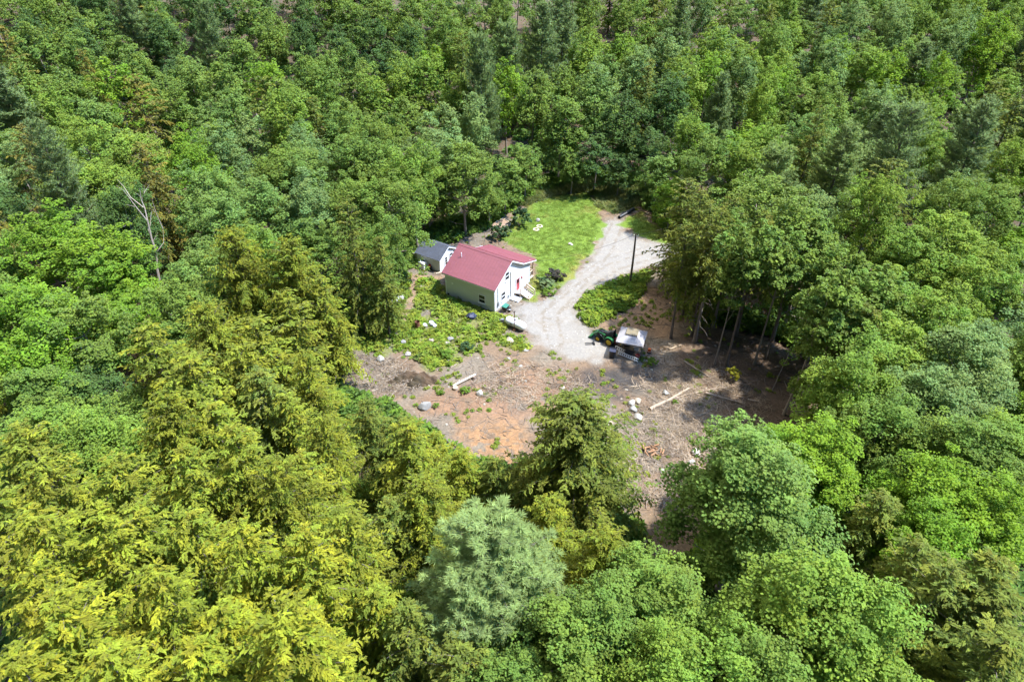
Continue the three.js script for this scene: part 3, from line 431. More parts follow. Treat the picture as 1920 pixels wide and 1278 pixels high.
// the bare grey dead tree among the leaves
{
  const D = 66, on = (px, py, dz = 0) => { const a = (px - 960) / FOC, b = (py - 639) / FOC, t = (D + dz) / (cP - b * sP); return V(a * t, EYE - (sP + b * cP) * t, -(D + dz)); }, z = (x, y, dz) => on(200 + x / 5.81, 320 + y / 5.81, dz);
  const foot = on(296, 560); foot.y = ground(foot.x, D) - 0.2;
  const o = thing('dead_tree', 'bare bleached dead tree with forked grey limbs rising out of the green woods', 'tree', [foot.x, foot.y, foot.z]);
  const rel = (v) => v.sub(foot);
  const trunk = [rel(foot.clone()), rel(z(545, 1070)), rel(z(528, 860)), rel(z(490, 760)), rel(z(440, 540))];
  part('trunk', limb(trunk, [0.24, 0.17, 0.14, 0.11, 0.08], 8), BARK.dead, o);
  for (const [list, r] of [
    [[[440, 540], [410, 400, 0.3], [375, 320, 0.5], [405, 240, 0.7], [403, 150, 0.9]], 0.1], [[[440, 545], [330, 410, -0.4], [180, 215, -0.9], [100, 160, -1.3]], 0.09], [[[400, 400], [260, 290, 0.6], [180, 170, 1.2], [110, 95, 1.4]], 0.07], [[[385, 320], [345, 260, -0.3], [300, 235, -0.5]], 0.05], [[[375, 320], [355, 190, 0.2]], 0.05], [[[405, 240], [460, 150, 0.7]], 0.04],
    [[[490, 760], [450, 640, 0.5], [440, 545, 0.7]], 0.08], [[[300, 390], [190, 362, -0.8]], 0.04], [[[500, 770], [555, 670, 0.5]], 0.05], [[[545, 880], [580, 770, -0.4]], 0.05], [[[520, 970], [410, 970, 0.5]], 0.06], [[[610, 630, 1.5], [540, 470, 1.5], [490, 315, 1.6]], 0.06], [[[520, 450, 1.5], [465, 360, 1.7]], 0.04], [[[470, 600], [480, 480, 0.6], [490, 430, 0.8]], 0.05], [[[545, 880], [620, 780, 0.9], [610, 630, 1.5]], 0.06],
  ]) part('branch', limb(list.map(([x, y, dz = 0]) => rel(z(x, y, dz))), list.map((_, i) => r * 0.68 * (1 - 0.75 * i / (list.length - 1))), 6), BARK.dead, o);
}

// ---------------------------------------------------------------- house
const YAW = 57.63 * Math.PI / 180, HB = [-2.09, 68.0], HU = [Math.cos(YAW), Math.sin(YAW)], HN = [-Math.sin(YAW), Math.cos(YAW)];
const housePoint = (w, l) => [HB[0] + HU[0] * w + HN[0] * l, HB[1] + HU[1] * w + HN[1] * l];
const sidingBump = tile(64, (u, v) => { const h = (v * 8) % 1; return [h, h, h]; }, 0.9, false);
const M = {
  siding: mat([0.56, 0.57, 0.55], 0.55, { bumpMap: sidingBump, bumpScale: 0.012 }), trim: mat([0.7, 0.7, 0.69], 0.5), glass: new THREE.MeshPhysicalMaterial({ color: rgb(0.02, 0.025, 0.03), roughness: 0.06, specularIntensity: 1 }),
  redRoof: mat([1, 1, 1], 0.55, { map: tile(256, (u, v) => { const k = 0.82 + 0.22 * tn(u, v * 0.3, 30) + 0.14 * tn(u, v, 6); return [0.185 * k, 0.055 * k, 0.066 * k]; }, 1) }), redDoor: mat([0.36, 0.06, 0.07], 0.45), concrete: mat([0.38, 0.37, 0.35], 0.9), wood: mat([0.36, 0.24, 0.15], 0.8), paleWood: mat([0.55, 0.46, 0.34], 0.8), darkRail: mat([0.06, 0.055, 0.055], 0.6), greyMetal: mat([0.32, 0.33, 0.34], 0.4, { metalness: 0.6 }), black: mat([0.018, 0.018, 0.02], 0.75), blackPlastic: mat([0.02, 0.022, 0.026], 0.45), navy: mat([0.012, 0.018, 0.045], 0.6),
  white: mat([0.8, 0.8, 0.79], 0.4), rust: mat([0.16, 0.065, 0.035], 0.85), tan: mat([0.42, 0.37, 0.33], 0.85), canvas: mat([0.50, 0.485, 0.5], 0.85), mesh: mat([0.17, 0.145, 0.095], 0.95), green: mat([0.02, 0.16, 0.045], 0.35), yellow: mat([0.72, 0.50, 0.01], 0.4), tyre: mat([0.022, 0.022, 0.022], 0.9), red: mat([0.35, 0.02, 0.02], 0.45), orange: mat([0.75, 0.13, 0.02], 0.6), teal: mat([0.03, 0.16, 0.11], 0.5), stone: mat([0.5, 0.49, 0.46], 0.9),
};
const shingle = tile(512, (u, v) => { const k = 0.55 + 0.5 * tn(u, v, 60) + 0.35 * tn(u, v, 14), row = (v * 40) % 1 < 0.16 ? 0.75 : 1; return [0.062 * k * row, 0.068 * k * row, 0.082 * k * row]; }, 5);
M.shingle = mat([1, 1, 1], 0.9, { map: shingle });
const sheetRoof = (a, b, z0, z1, t, ribs) => {                          // a metal roof plane: from a = [x, y] to b = [x, y] in section, z0..z1 along it, with raised seams
  const dx = b[0] - a[0], dy = b[1] - a[1], l = Math.hypot(dx, dy), ang = Math.atan2(dy, dx), out = [], mk = (g) => g.rotateZ(ang).translate((a[0] + b[0]) / 2, (a[1] + b[1]) / 2, (z0 + z1) / 2);
  out.push(mk(new THREE.BoxGeometry(l, t, Math.abs(z1 - z0)).translate(0, t / 2, 0)));
  for (let k = 0; k <= ribs; k++) out.push(mk(new THREE.BoxGeometry(l - 0.02, 0.022, 0.03).translate(0, t + 0.011, (k / ribs - 0.5) * (Math.abs(z1 - z0) - 0.04))));
  return out;
};
function windowUnit(parent, w, h, x, y, z, turn, rows = 2, cols = 1) {
  const g = new THREE.Group(); g.name = 'window'; g.position.set(x, y, z); g.rotation.y = turn; parent.add(g);
  part('frame', [box(w + 0.16, 0.08, 0.06, 0, h / 2 + 0.04, 0.03), box(w + 0.16, 0.08, 0.06, 0, -h / 2 - 0.04, 0.03), box(0.08, h, 0.06, w / 2 + 0.04, 0, 0.03), box(0.08, h, 0.06, -w / 2 - 0.04, 0, 0.03), ...Array.from({ length: rows - 1 }, (_, k) => box(w, 0.06, 0.05, 0, -h / 2 + h * (k + 1) / rows, 0.025)), ...Array.from({ length: cols - 1 }, (_, k) => box(0.04, h, 0.045, -w / 2 + w * (k + 1) / cols, 0, 0.0225))], M.trim, g);
  for (let r = 0; r < rows; r++) part('pane', box(w - 0.01, h / rows - 0.06, 0.012, 0, -h / 2 + h * (r + 0.5) / rows, 0.012), M.glass, g);
  part('sill', box(w + 0.24, 0.04, 0.1, 0, -h / 2 - 0.1, 0.05), M.trim, g);
  return g;
}
{
  const by = ground(...housePoint(3.5, 3.5)) - 0.02, L = 7.25;
  const o = thing('house', 'white sided house with a dull red metal roof beside the gravel drive', 'house', [HB[0], by, -HB[1]], YAW);
  const sec = new THREE.Shape([[0, 0.2], [8.12, 0.2], [8.12, 3.33], [6.12, 3.95], [3.55, 5.6], [0, 3.56]].map((p) => new THREE.Vector2(...p)));
  const wallFront = new THREE.ExtrudeGeometry(sec, { depth: 0.14, bevelEnabled: false });
  part('wall', wallFront.clone().translate(0, 0, -0.14), M.siding, o);
  part('wall', wallFront.clone().translate(0, 0, -L), M.siding, o);
  part('wall', box(0.14, 3.36, L - 0.28, 0.07, 1.88, -L / 2), M.siding, o);
  part('wall', box(0.14, 3.1, L - 0.28, 8.05, 1.75, -L / 2), M.siding, o);
  part('foundation', box(8.04, 0.8, L - 0.08, 4.06, -0.2, -L / 2), M.concrete, o);
  const roof = part('roof', [...sheetRoof([-0.28, 3.42], [3.55, 5.65], -L - 0.3, 0.3, 0.07, 18), ...sheetRoof([3.55, 5.65], [6.14, 4.0], -L - 0.3, 0.3, 0.07, 18)], M.redRoof, o);
  part('ridge_cap', [box(0.26, 0.02, L + 0.62, 3.45, 5.705, -L / 2, 0, 0, 0.52), box(0.26, 0.02, L + 0.62, 3.66, 5.70, -L / 2, 0, 0, -0.56)], M.redRoof, roof);
  part('vent_pipe', cyl(0.05, 0.05, 0.75, 2.1, 4.75, -6.2), M.white, roof);
  part('porch_roof', sheetRoof([6.14, 4.02], [9.25, 3.0], -L + 0.35, 0.3, 0.07, 17), M.redRoof, o);
  for (const z of [0.29, -L - 0.29]) part('rake_trim', [beam(V(-0.28, 3.36, z), V(3.55, 5.59, z), 0.03, 0.16), beam(V(3.55, 5.59, z), V(6.14, 3.94, z), 0.03, 0.16)], M.trim, o);
  for (const z of [0.292, -L + 0.36]) part('rake_trim', beam(V(6.14, 3.93, z), V(9.25, 2.92, z), 0.03, 0.16), M.trim, o);
  part('fascia', box(0.03, 0.16, L + 0.6, -0.29, 3.34, -L / 2), M.trim, o);
  part('fascia', box(0.03, 0.15, L - 0.06, 9.26, 2.93, -L / 2 + 0.32), M.trim, o);
  for (const [x, z] of [[0.02, 0.02], [0.02, -L - 0.02], [8.1, 0.02]]) part('corner_trim', [box(0.12, 3.3, 0.03, x + (x < 1 ? 0.03 : -0.03), 1.85, z)], M.trim, o);
  part('corner_trim', box(0.03, 3.3, 0.12, -0.015, 1.85, -0.06), M.trim, o); part('corner_trim', box(0.03, 3.3, 0.12, -0.015, 1.85, -L + 0.06), M.trim, o);
  windowUnit(o, 0.72, 1.02, 2.78, 3.86, 0.002, 0); windowUnit(o, 0.72, 1.02, 1.9, 1.5, 0.002, 0); windowUnit(o, 0.86, 1.06, -0.002, 1.45, -1.82, -Math.PI / 2);
  const door = part('door', [box(0.74, 1.72, 0.05, 5.2, 1.4, 0.02)], M.redDoor, o);
  part('frame', [box(0.09, 1.86, 0.07, 4.78, 1.44, 0.035), box(0.09, 1.86, 0.07, 5.62, 1.44, 0.035), box(0.93, 0.1, 0.07, 5.2, 2.32, 0.035)], M.trim, door);
  part('pane', box(0.44, 0.5, 0.012, 5.2, 1.86, 0.048), M.glass, door);
  part('handle', box(0.04, 0.12, 0.05, 5.5, 1.32, 0.065), M.greyMetal, door);
  part('wall_lamp', [box(0.12, 0.22, 0.12, 6.1, 1.95, 0.06)], M.red, o);
  part('conduit', [cyl(0.035, 0.035, 3.6, 3.52, 0.45, 0.05, 8), box(0.2, 0.3, 0.12, 3.05, 0.85, 0.06)], M.greyMetal, o);
  part('electric_meter', [box(0.26, 0.55, 0.14, 0.67, 1.0, 0.07), cyl(0.03, 0.03, 2.1, 0.67, 1.25, 0.05, 8)], M.greyMetal, o);
  part('wall_vent', box(0.06, 0.22, 0.22, -0.03, 2.2, -6.19), M.white, o); part('wall_vent', box(0.08, 0.2, 0.24, -0.04, 0.42, -6.9), M.black, o);
  // porch
  part('porch_floor', box(1.0, 0.12, L - 0.5, 8.64, 0.62, -L / 2 + 0.25), M.paleWood, o);
  for (let k = 0; k < 4; k++) part('post', box(0.11, 2.9, 0.11, 9.06, 1.55, -0.1 - k * 2.2), M.wood, o);
  for (const [a, b] of [[-0.16, -2.24], [-2.36, -4.44], [-4.56, -6.64]]) { part('railing', [box(0.08, 0.06, a - b, 9.06, 1.5, (a + b) / 2), box(0.06, 0.05, a - b, 9.06, 0.78, (a + b) / 2)], M.paleWood, o); for (let z = a - 0.1; z > b; z -= 0.16) part('baluster', box(0.03, 0.68, 0.03, 9.06, 1.14, z), M.darkRail, o); }
  part('railing', [box(0.88, 0.06, 0.08, 8.57, 1.5, -0.1), box(0.88, 0.05, 0.06, 8.57, 0.78, -0.1)], M.paleWood, o);
  for (let x = 8.2; x < 9; x += 0.14) part('baluster', box(0.03, 0.68, 0.03, x, 1.14, -0.1), M.darkRail, o);
}
{ // wooden entry stairs
  const [x, d] = housePoint(5.2, -0.02), y = ground(x, d) - 0.02, o = thing('entry_stairs', 'raw wooden entry stairs with handrails leading to the red door', 'stairs', [x, y, -d], YAW);
  part('landing', box(1.5, 0.08, 0.8, 0, 0.5, 0.44), M.tan, o);
  for (let k = 0; k < 4; k++) part('tread', box(1.15, 0.05, 0.3, 0.12, 0.40 - k * 0.12, 0.99 + k * 0.27), M.paleWood, o);
  for (const s of [-0.5, 0.74]) part('stringer', beam(V(s, 0.42, 0.82), V(s, -0.03, 2.05), 0.05, 0.2), M.paleWood, o);
  for (const s of [-0.56, 0.8]) { part('handrail', [beam(V(s, 1.32, 0.78), V(s, 0.82, 2.05), 0.09, 0.07), beam(V(s, 0.9, 0.78), V(s, 0.42, 2.05), 0.05, 0.07)], M.paleWood, o); for (const [z, h] of [[0.8, 1.3], [2.02, 0.82]]) part('post', box(0.09, h, 0.09, s, h / 2, z), M.paleWood, o); }
  for (const [a, b] of [[-0.7, 0.1], [0.7, 0.1], [-0.7, 0.8], [0.7, 0.8]]) part('leg', box(0.09, 0.62, 0.09, a, 0.16, b), M.wood, o);
}
{ // garden shed
  const [x, d] = housePoint(4.05, 11.3), y = ground(x, d) - 0.05, W = 3.7, L = 3.8, o = thing('garden_shed', 'small white shed with a dark shingle roof behind the house', 'shed', [x, y, -d], YAW);
  const g = new THREE.ExtrudeGeometry(new THREE.Shape([[0, -0.2], [W, -0.2], [W, 1.9], [W / 2, 2.95], [0, 1.9]].map((p) => new THREE.Vector2(...p))), { depth: 0.1, bevelEnabled: false });
  part('wall', g.clone().translate(0, 0, -0.1), M.siding, o); part('wall', g.clone().translate(0, 0, -L), M.siding, o);
  part('wall', box(0.1, 2.1, L - 0.2, 0.05, 0.85, -L / 2), M.siding, o); part('wall', box(0.1, 2.1, L - 0.2, W - 0.05, 0.85, -L / 2), M.siding, o);
  const uvm = (h) => { const p = h.attributes.position, uv = h.attributes.uv; for (let k = 0; k < p.count; k++) uv.setXY(k, p.getZ(k), p.getX(k) * 1.15); return h; };
  part('roof', uvm(join(sheetRoof([-0.2, 1.83], [W / 2, 3.02], -L - 0.2, 0.2, 0.06, 0).slice(0, 1))), M.shingle, o);
  part('roof', uvm(join(sheetRoof([W / 2, 3.02], [W + 0.2, 1.83], -L - 0.2, 0.2, 0.06, 0).slice(0, 1))), M.shingle, o);
  part('rake_trim', [beam(V(-0.2, 1.78, 0.2), V(W / 2, 2.97, 0.2), 0.03, 0.13), beam(V(W / 2, 2.97, 0.2), V(W + 0.2, 1.78, 0.2), 0.03, 0.13)], M.trim, o);
  part('corner_trim', box(0.1, 2.0, 0.025, 0.05, 0.9, 0.0125), M.trim, o); part('corner_trim', box(0.025, 2.0, 0.1, -0.0125, 0.9, -0.05), M.trim, o);
  const dr = part('door', box(0.8, 1.75, 0.05, 1.35, 0.9, 0.025), M.trim, o);
  for (let k = 0; k < 4; k++) part('pane', box(0.46, 0.3, 0.012, 1.35, 0.42 + k * 0.37, 0.055), M.glass, dr);
  windowUnit(o, 0.6, 0.9, 2.45, 1.35, 0.002, 0, 2, 2);
}
// ---------------------------------------------------------------- things by the house and shed
{
  const p = put(794, 502), o = thing('water_tote', 'white plastic water tote in a cage against the shed wall', 'water tank', [p.x, p.y, p.z], YAW);
  part('tank', new THREE.BoxGeometry(1.05, 0.85, 1.0, 4, 4, 4).translate(0, 0.58, 0), M.white, o); part('lid', cyl(0.14, 0.12, 0.07, 0.1, 1.0, 0.05), M.blackPlastic, o); part('pallet', box(1.15, 0.14, 1.1, 0, 0.07, 0), M.paleWood, o);
  part('cage', [-0.56, -0.2, 0.2, 0.56].flatMap((x) => [cyl(0.015, 0.015, 0.95, x, 0.12, 0.54, 5), cyl(0.015, 0.015, 0.95, x, 0.12, -0.54, 5)]).concat([0.35, 0.7, 1.05].flatMap((y) => [box(1.14, 0.025, 0.025, 0, y, 0.54), box(1.14, 0.025, 0.025, 0, y, -0.54), box(0.025, 0.025, 1.1, 0.57, y, 0), box(0.025, 0.025, 1.1, -0.57, y, 0)])), M.greyMetal, o);
  const q = put(806, 505), m = thing('garden_tiller', 'red and black garden tiller parked in front of the shed wall', 'tiller', [q.x, q.y, q.z], YAW + 0.4);
  part('engine', [box(0.42, 0.34, 0.36, 0, 0.5, 0), cyl(0.1, 0.1, 0.12, 0.08, 0.66, 0)], M.red, m); part('frame', [box(0.9, 0.1, 0.3, 0.1, 0.3, 0), beam(V(0.3, 0.4, 0.15), V(1.0, 0.95, 0.22), 0.04, 0.04), beam(V(0.3, 0.4, -0.15), V(1.0, 0.95, -0.22), 0.04, 0.04), box(0.05, 0.05, 0.5, 1.0, 0.95, 0)], M.black, m);
  for (const s of [-0.24, 0.24]) { const w = part('wheel', new THREE.TorusGeometry(0.2, 0.07, 8, 18).translate(-0.1, 0.27, s), M.tyre, m); part('rim', new THREE.CylinderGeometry(0.15, 0.15, 0.08, 14).rotateX(Math.PI / 2).translate(-0.1, 0.27, s), M.greyMetal, w); }
  const b = put(823, 512); solo('lumber_offcut', [box(0.8, 0.12, 0.14, b.x, b.y + 0.07, b.z, 0, 0.5)], M.paleWood, 'short pale lumber offcut lying at the corner of the shed', 'lumber');
  const e = put(781, 490); solo('plywood_sheet', [box(1.1, 1.2, 0.04, e.x, e.y + 0.6, e.z, -0.12, YAW + 1.5)], M.tan, 'tan plywood sheet standing beside the white water tote', 'plywood');
}
{ // propane tank and post
  const a = put(947, 606), b = put(986, 622.5), d = b.clone().sub(a), l = d.length() * 0.94, c = a.clone().add(b).multiplyScalar(0.5), o = thing('propane_tank', 'long white propane tank lying by the edge of the gravel drive', 'tank', [c.x, ground(c.x, -c.z), c.z], -Math.atan2(d.z, d.x));
  const R = 0.5, cap = new THREE.CapsuleGeometry(R, l - 2 * R, 10, 28).rotateZ(Math.PI / 2).translate(0.05, 0.72, 0); part('vessel', cap, M.white, o);
  for (const x of [-0.8, 0.8]) part('leg', [box(0.16, 0.34, 0.7, x, 0.15, 0)], M.greyMetal, o);
  part('valve_dome', [new THREE.CylinderGeometry(0.17, 0.19, 0.22, 16).translate(0.1, 1.28, 0), new THREE.SphereGeometry(0.17, 14, 6, 0, 6.3, 0, 1.57).scale(1, 0.4, 1).translate(0.1, 1.39, 0)], M.white, o);
  part('label_mark', box(0.3, 0.14, 0.006, -0.3, 0.72, R + 0.002), M.navy, o);
  const t = put(941, 603), k = thing('regulator_pile', 'black hoses and fittings heaped at the end of the propane tank', 'hoses', [t.x, t.y, t.z]);
  part('hose', [new THREE.TorusGeometry(0.3, 0.05, 7, 20).rotateX(1.4).translate(0, 0.15, 0), new THREE.TorusGeometry(0.22, 0.05, 7, 20).rotateX(1.2).translate(0.05, 0.3, 0.05)], M.black, k); part('fitting', [box(0.3, 0.4, 0.26, 0.05, 0.2, 0), cyl(0.07, 0.07, 0.3, -0.2, 0.1, 0.1)], M.greyMetal, k);
  const p = put(964.5, 619), s = thing('rusty_post', 'thin rusty steel post standing in front of the propane tank', 'post', [p.x, p.y, p.z]);
  part('shaft', cyl(0.05, 0.045, 2.75, 0, -0.1, 0, 8), M.rust, s); part('cap', [box(0.22, 0.05, 0.1, 0.04, 2.67, 0)], M.black, s); part('footing', new THREE.SphereGeometry(0.22, 10, 6).scale(1, 0.6, 1).translate(0, 0.02, 0), mat([0.42, 0.2, 0.09], 0.95), s);
}
{
  const p = put(948, 583), o = thing('garden_cart', 'dark garden cart with a green lid by the white gable wall', 'cart', [p.x, p.y, p.z], YAW);
  part('tub', new THREE.CylinderGeometry(0.5, 0.36, 0.5, 4, 1).rotateY(Math.PI / 4).scale(1.2, 1, 0.9).translate(0, 0.5, 0), M.blackPlastic, o); part('lid', box(0.84, 0.06, 0.62, 0, 0.79, 0, 0.08), M.teal, o);
  for (const s of [-0.38, 0.38]) { const w = part('wheel', new THREE.TorusGeometry(0.2, 0.06, 8, 18).translate(0.35, 0.26, s), M.tyre, o); part('rim', new THREE.CylinderGeometry(0.15, 0.15, 0.05, 12).rotateX(Math.PI / 2).translate(0.35, 0.26, s), M.greyMetal, w); }
  const q = put(954, 584); solo('hose_coil', [new THREE.TorusGeometry(0.3, 0.06, 8, 22).rotateX(1.0).translate(q.x, q.y + 0.26, q.z), new THREE.TorusGeometry(0.22, 0.05, 8, 22).rotateX(1.1).translate(q.x, q.y + 0.32, q.z)], M.greyMetal, 'grey hose coil leaning against the dark garden cart', 'hose');
  const s = put(967, 561); solo('stone_slab', [new THREE.BoxGeometry(1.1, 0.2, 1.3, 3, 1, 3).rotateY(YAW).translate(s.x, s.y + 0.1, s.z)], M.stone, 'flat pale stone slab on the ground beside the wooden stairs', 'stone slab');
  const j = put(884, 596), k = thing('folded_tarp', 'dark navy tarp bundled over a metal frame among the weeds', 'tarp', [j.x, j.y, j.z], 0.3);
  const lump = new THREE.IcosahedronGeometry(0.5, 3), lp = lump.attributes.position; for (let i = 0; i < lp.count; i++) { const f = 0.35 + 1.15 * fbm(lp.getX(i) * 6 + 9, lp.getY(i) * 5 + lp.getZ(i) * 6, 4); lp.setXYZ(i, lp.getX(i) * f * 1.25, Math.max(-0.2, lp.getY(i) * f * 0.8), lp.getZ(i) * f); } const lg = mergeVertices(lump.deleteAttribute('normal').deleteAttribute('uv')); lg.computeVertexNormals();
  part('tarp', lg.translate(0, 0.25, 0), M.navy, k); part('frame', [bar(V(-0.7, 0.02, 0.2), V(-0.1, 0.7, 0), 0.02), bar(V(-0.6, 0.02, -0.3), V(0.1, 0.75, 0), 0.02)], M.greyMetal, k);
  const b = put(783, 614), bo = thing('rusty_barrel', 'rusty brown burn barrel standing in the weeds', 'barrel', [b.x, b.y, b.z]); part('drum', new THREE.LatheGeometry([[0, 0], [0.29, 0], [0.3, 0.02], [0.29, 0.28], [0.305, 0.3], [0.29, 0.32], [0.29, 0.56], [0.305, 0.58], [0.29, 0.6], [0.3, 0.88], [0.28, 0.88], [0.27, 0.1], [0, 0.1]].map((q2) => new THREE.Vector2(...q2)), 20), M.rust, bo);
  [[797, 611, 0.32, 'small crumpled white bag'], [809, 608, 0.42, 'large crumpled white bag'], [815, 612, 0.26, 'squashed greyish white bag']].forEach(([u, v, r, l]) => { const c = put(u, v), g = new THREE.IcosahedronGeometry(r, 3), q2 = g.attributes.position; for (let i = 0; i < q2.count; i++) { const f = 0.75 + 0.5 * fbm(q2.getX(i) * 7 + u, q2.getY(i) * 6 + q2.getZ(i) * 5, 3); q2.setXYZ(i, q2.getX(i) * f, Math.max(-0.05, q2.getY(i) * f * 0.8), q2.getZ(i) * f); } solo('trash_bag', mergeVertices(g.deleteAttribute('uv').deleteAttribute('normal')).translate(c.x, c.y + r * 0.4, c.z), M.canvas, l + ' dumped near the rusty barrel', 'bag').geometry.computeVertexNormals(); });
}
// ---------------------------------------------------------------- tractor
{
  const cx = 10.67, cd = 62.37, o = thing('tractor', 'green compact tractor with yellow wheels, front loader and a black cover', 'tractor', [cx, ground(cx, cd), -cd], 144.8 * Math.PI / 180);
  const hood = new THREE.Shape([[0.15, 0.55], [1.15, 0.5], [1.22, 0.75], [1.1, 0.98], [0.1, 1.08]].map((p) => new THREE.Vector2(...p)));
  part('hood', new THREE.ExtrudeGeometry(hood, { depth: 0.5, bevelEnabled: true, bevelSize: 0.05, bevelThickness: 0.05, bevelSegments: 3 }).translate(0, 0, -0.25), M.green, o);
  part('chassis', [box(1.9, 0.28, 0.34, 0.1, 0.5, 0), box(0.5, 0.4, 0.6, -0.55, 0.6, 0)], M.black, o);
  const wheel = (x, z, r, w) => { const t = part('wheel', [], M.tyre, o); return t; };
  for (const [x, r, w, tr] of [[0.73, 0.33, 0.2, 0.46], [-0.73, 0.5, 0.32, 0.5]]) for (const s of [-1, 1]) {
    const prof = [[r * 0.58, -w / 2], [r * 0.9, -w / 2], [r, -w * 0.36], [r, w * 0.36], [r * 0.9, w / 2], [r * 0.58, w / 2]].map((p) => new THREE.Vector2(...p));
    const g = [new THREE.LatheGeometry(prof, 28).rotateX(Math.PI / 2).translate(x, r, s * tr)]; for (let k = 0; k < 18; k++) for (const q of [-1, 1]) g.push(new THREE.BoxGeometry(0.05, 0.045, w * 0.55).rotateY(q * 0.5).translate(0, r, q * w * 0.24).rotateZ(k / 18 * 6.2832 + (q > 0 ? 0.17 : 0)).translate(x, r, s * tr));
    const t = part('wheel', g, M.tyre, o);
    part('rim', [new THREE.CylinderGeometry(r * 0.6, r * 0.6, w * 0.7, 22).rotateX(Math.PI / 2).translate(x, r, s * tr), new THREE.TorusGeometry(r * 0.58, 0.025, 6, 22).translate(x, r, s * (tr + w / 2)), new THREE.CylinderGeometry(r * 0.2, r * 0.24, 0.1, 14).rotateX(Math.PI / 2).translate(x, r, s * (tr + w * 0.42))], M.yellow, t);
  }
  for (const s of [-1, 1]) { const g = new THREE.RingGeometry(0.54, 0.6, 20, 1, 0.2, 2.6); const f = new THREE.ExtrudeGeometry(new THREE.Shape([...Array.from({ length: 14 }, (_, k) => new THREE.Vector2(Math.cos(0.3 + k * 0.19) * 0.62, Math.sin(0.3 + k * 0.19) * 0.62)), ...Array.from({ length: 14 }, (_, k) => new THREE.Vector2(Math.cos(2.77 - k * 0.19) * 0.57, Math.sin(2.77 - k * 0.19) * 0.57))]), { depth: 0.34, bevelEnabled: false }); part('fender', f.translate(-0.73, 0.5, s * 0.5 - 0.17), M.green, o); }
  for (const s of [-0.36, 0.36]) { part('loader_arm', [beam(V(-0.1, 1.12, s), V(0.75, 1.22, s), 0.08, 0.12), beam(V(0.75, 1.22, s), V(1.5, 0.52, s), 0.08, 0.12), beam(V(0.05, 0.45, s), V(0.05, 1.15, s), 0.09, 0.12)], M.green, o); part('loader_cylinder', [bar(V(0.08, 0.62, s), V(0.72, 1.08, s), 0.03), bar(V(0.95, 1.12, s), V(1.5, 0.72, s), 0.028)], M.greyMetal, o); }
  const bk = new THREE.Shape([[1.45, 0.62], [1.5, 0.2], [1.95, 0.06], [1.97, 0.09], [1.55, 0.24], [1.5, 0.62]].map((p) => new THREE.Vector2(...p)));
  part('bucket', [new THREE.ExtrudeGeometry(bk, { depth: 1.3, bevelEnabled: false }).translate(0, 0, -0.65), ...[-0.64, 0.62].map((z) => new THREE.ExtrudeGeometry(new THREE.Shape([[1.45, 0.62], [1.5, 0.2], [1.95, 0.06], [1.85, 0.3]].map((p) => new THREE.Vector2(...p))), { depth: 0.03, bevelEnabled: false }).translate(0, 0, z))], M.green, o);
  // the cover hangs from the roll bar to the hood
  const pg = new THREE.BufferGeometry(), pos = [], idx = [], nu = 22, nv = 16; for (let i = 0; i <= nu; i++) for (let j = 0; j <= nv; j++) { const t = i / nu, s = j / nv * 2 - 1, x = lerp(-1.05, 0.95, t), top = lerp(2.0, 1.16, Math.pow(t, 0.5)) + 0.05 * Math.sin(t * 9) , hw = lerp(0.42, 0.38, t), a = Math.abs(s), drop = smooth(0.45, 1, a) * lerp(1.15, 0.42, t) + a * a * 0.05; pos.push(x + 0.03 * Math.sin(s * 9 + t * 4), top - drop + 0.035 * Math.sin(t * 17 + s * 3), s * hw * (a > 0.5 ? 1.08 : 1) + 0.04 * Math.sin(t * 13) * a); }
  for (let i = 0; i < nu; i++) for (let j = 0; j < nv; j++) { const q = i * (nv + 1) + j; idx.push(q, q + nv + 1, q + 1, q + 1, q + nv + 1, q + nv + 2); }
  pg.setAttribute('position', new THREE.Float32BufferAttribute(pos, 3)); pg.setIndex(idx); pg.computeVertexNormals(); part('cover', pg, M.black.clone(), o).material.side = THREE.DoubleSide;
  part('roll_bar', [bar(V(-1.0, 0.7, -0.4), V(-1.0, 1.93, -0.36), 0.03), bar(V(-1.0, 0.7, 0.4), V(-1.0, 1.93, 0.36), 0.03), bar(V(-1.0, 1.93, -0.36), V(-1.0, 1.93, 0.36), 0.03)], M.black, o);
  part('rear_hitch', [box(0.5, 0.12, 0.5, -1.2, 0.45, 0), bar(V(-1.0, 0.5, 0.2), V(-1.5, 0.35, 0.25), 0.03), bar(V(-1.0, 0.5, -0.2), V(-1.5, 0.35, -0.25), 0.03), box(0.25, 0.35, 0.4, -1.25, 0.72, 0)], M.red, o);
}
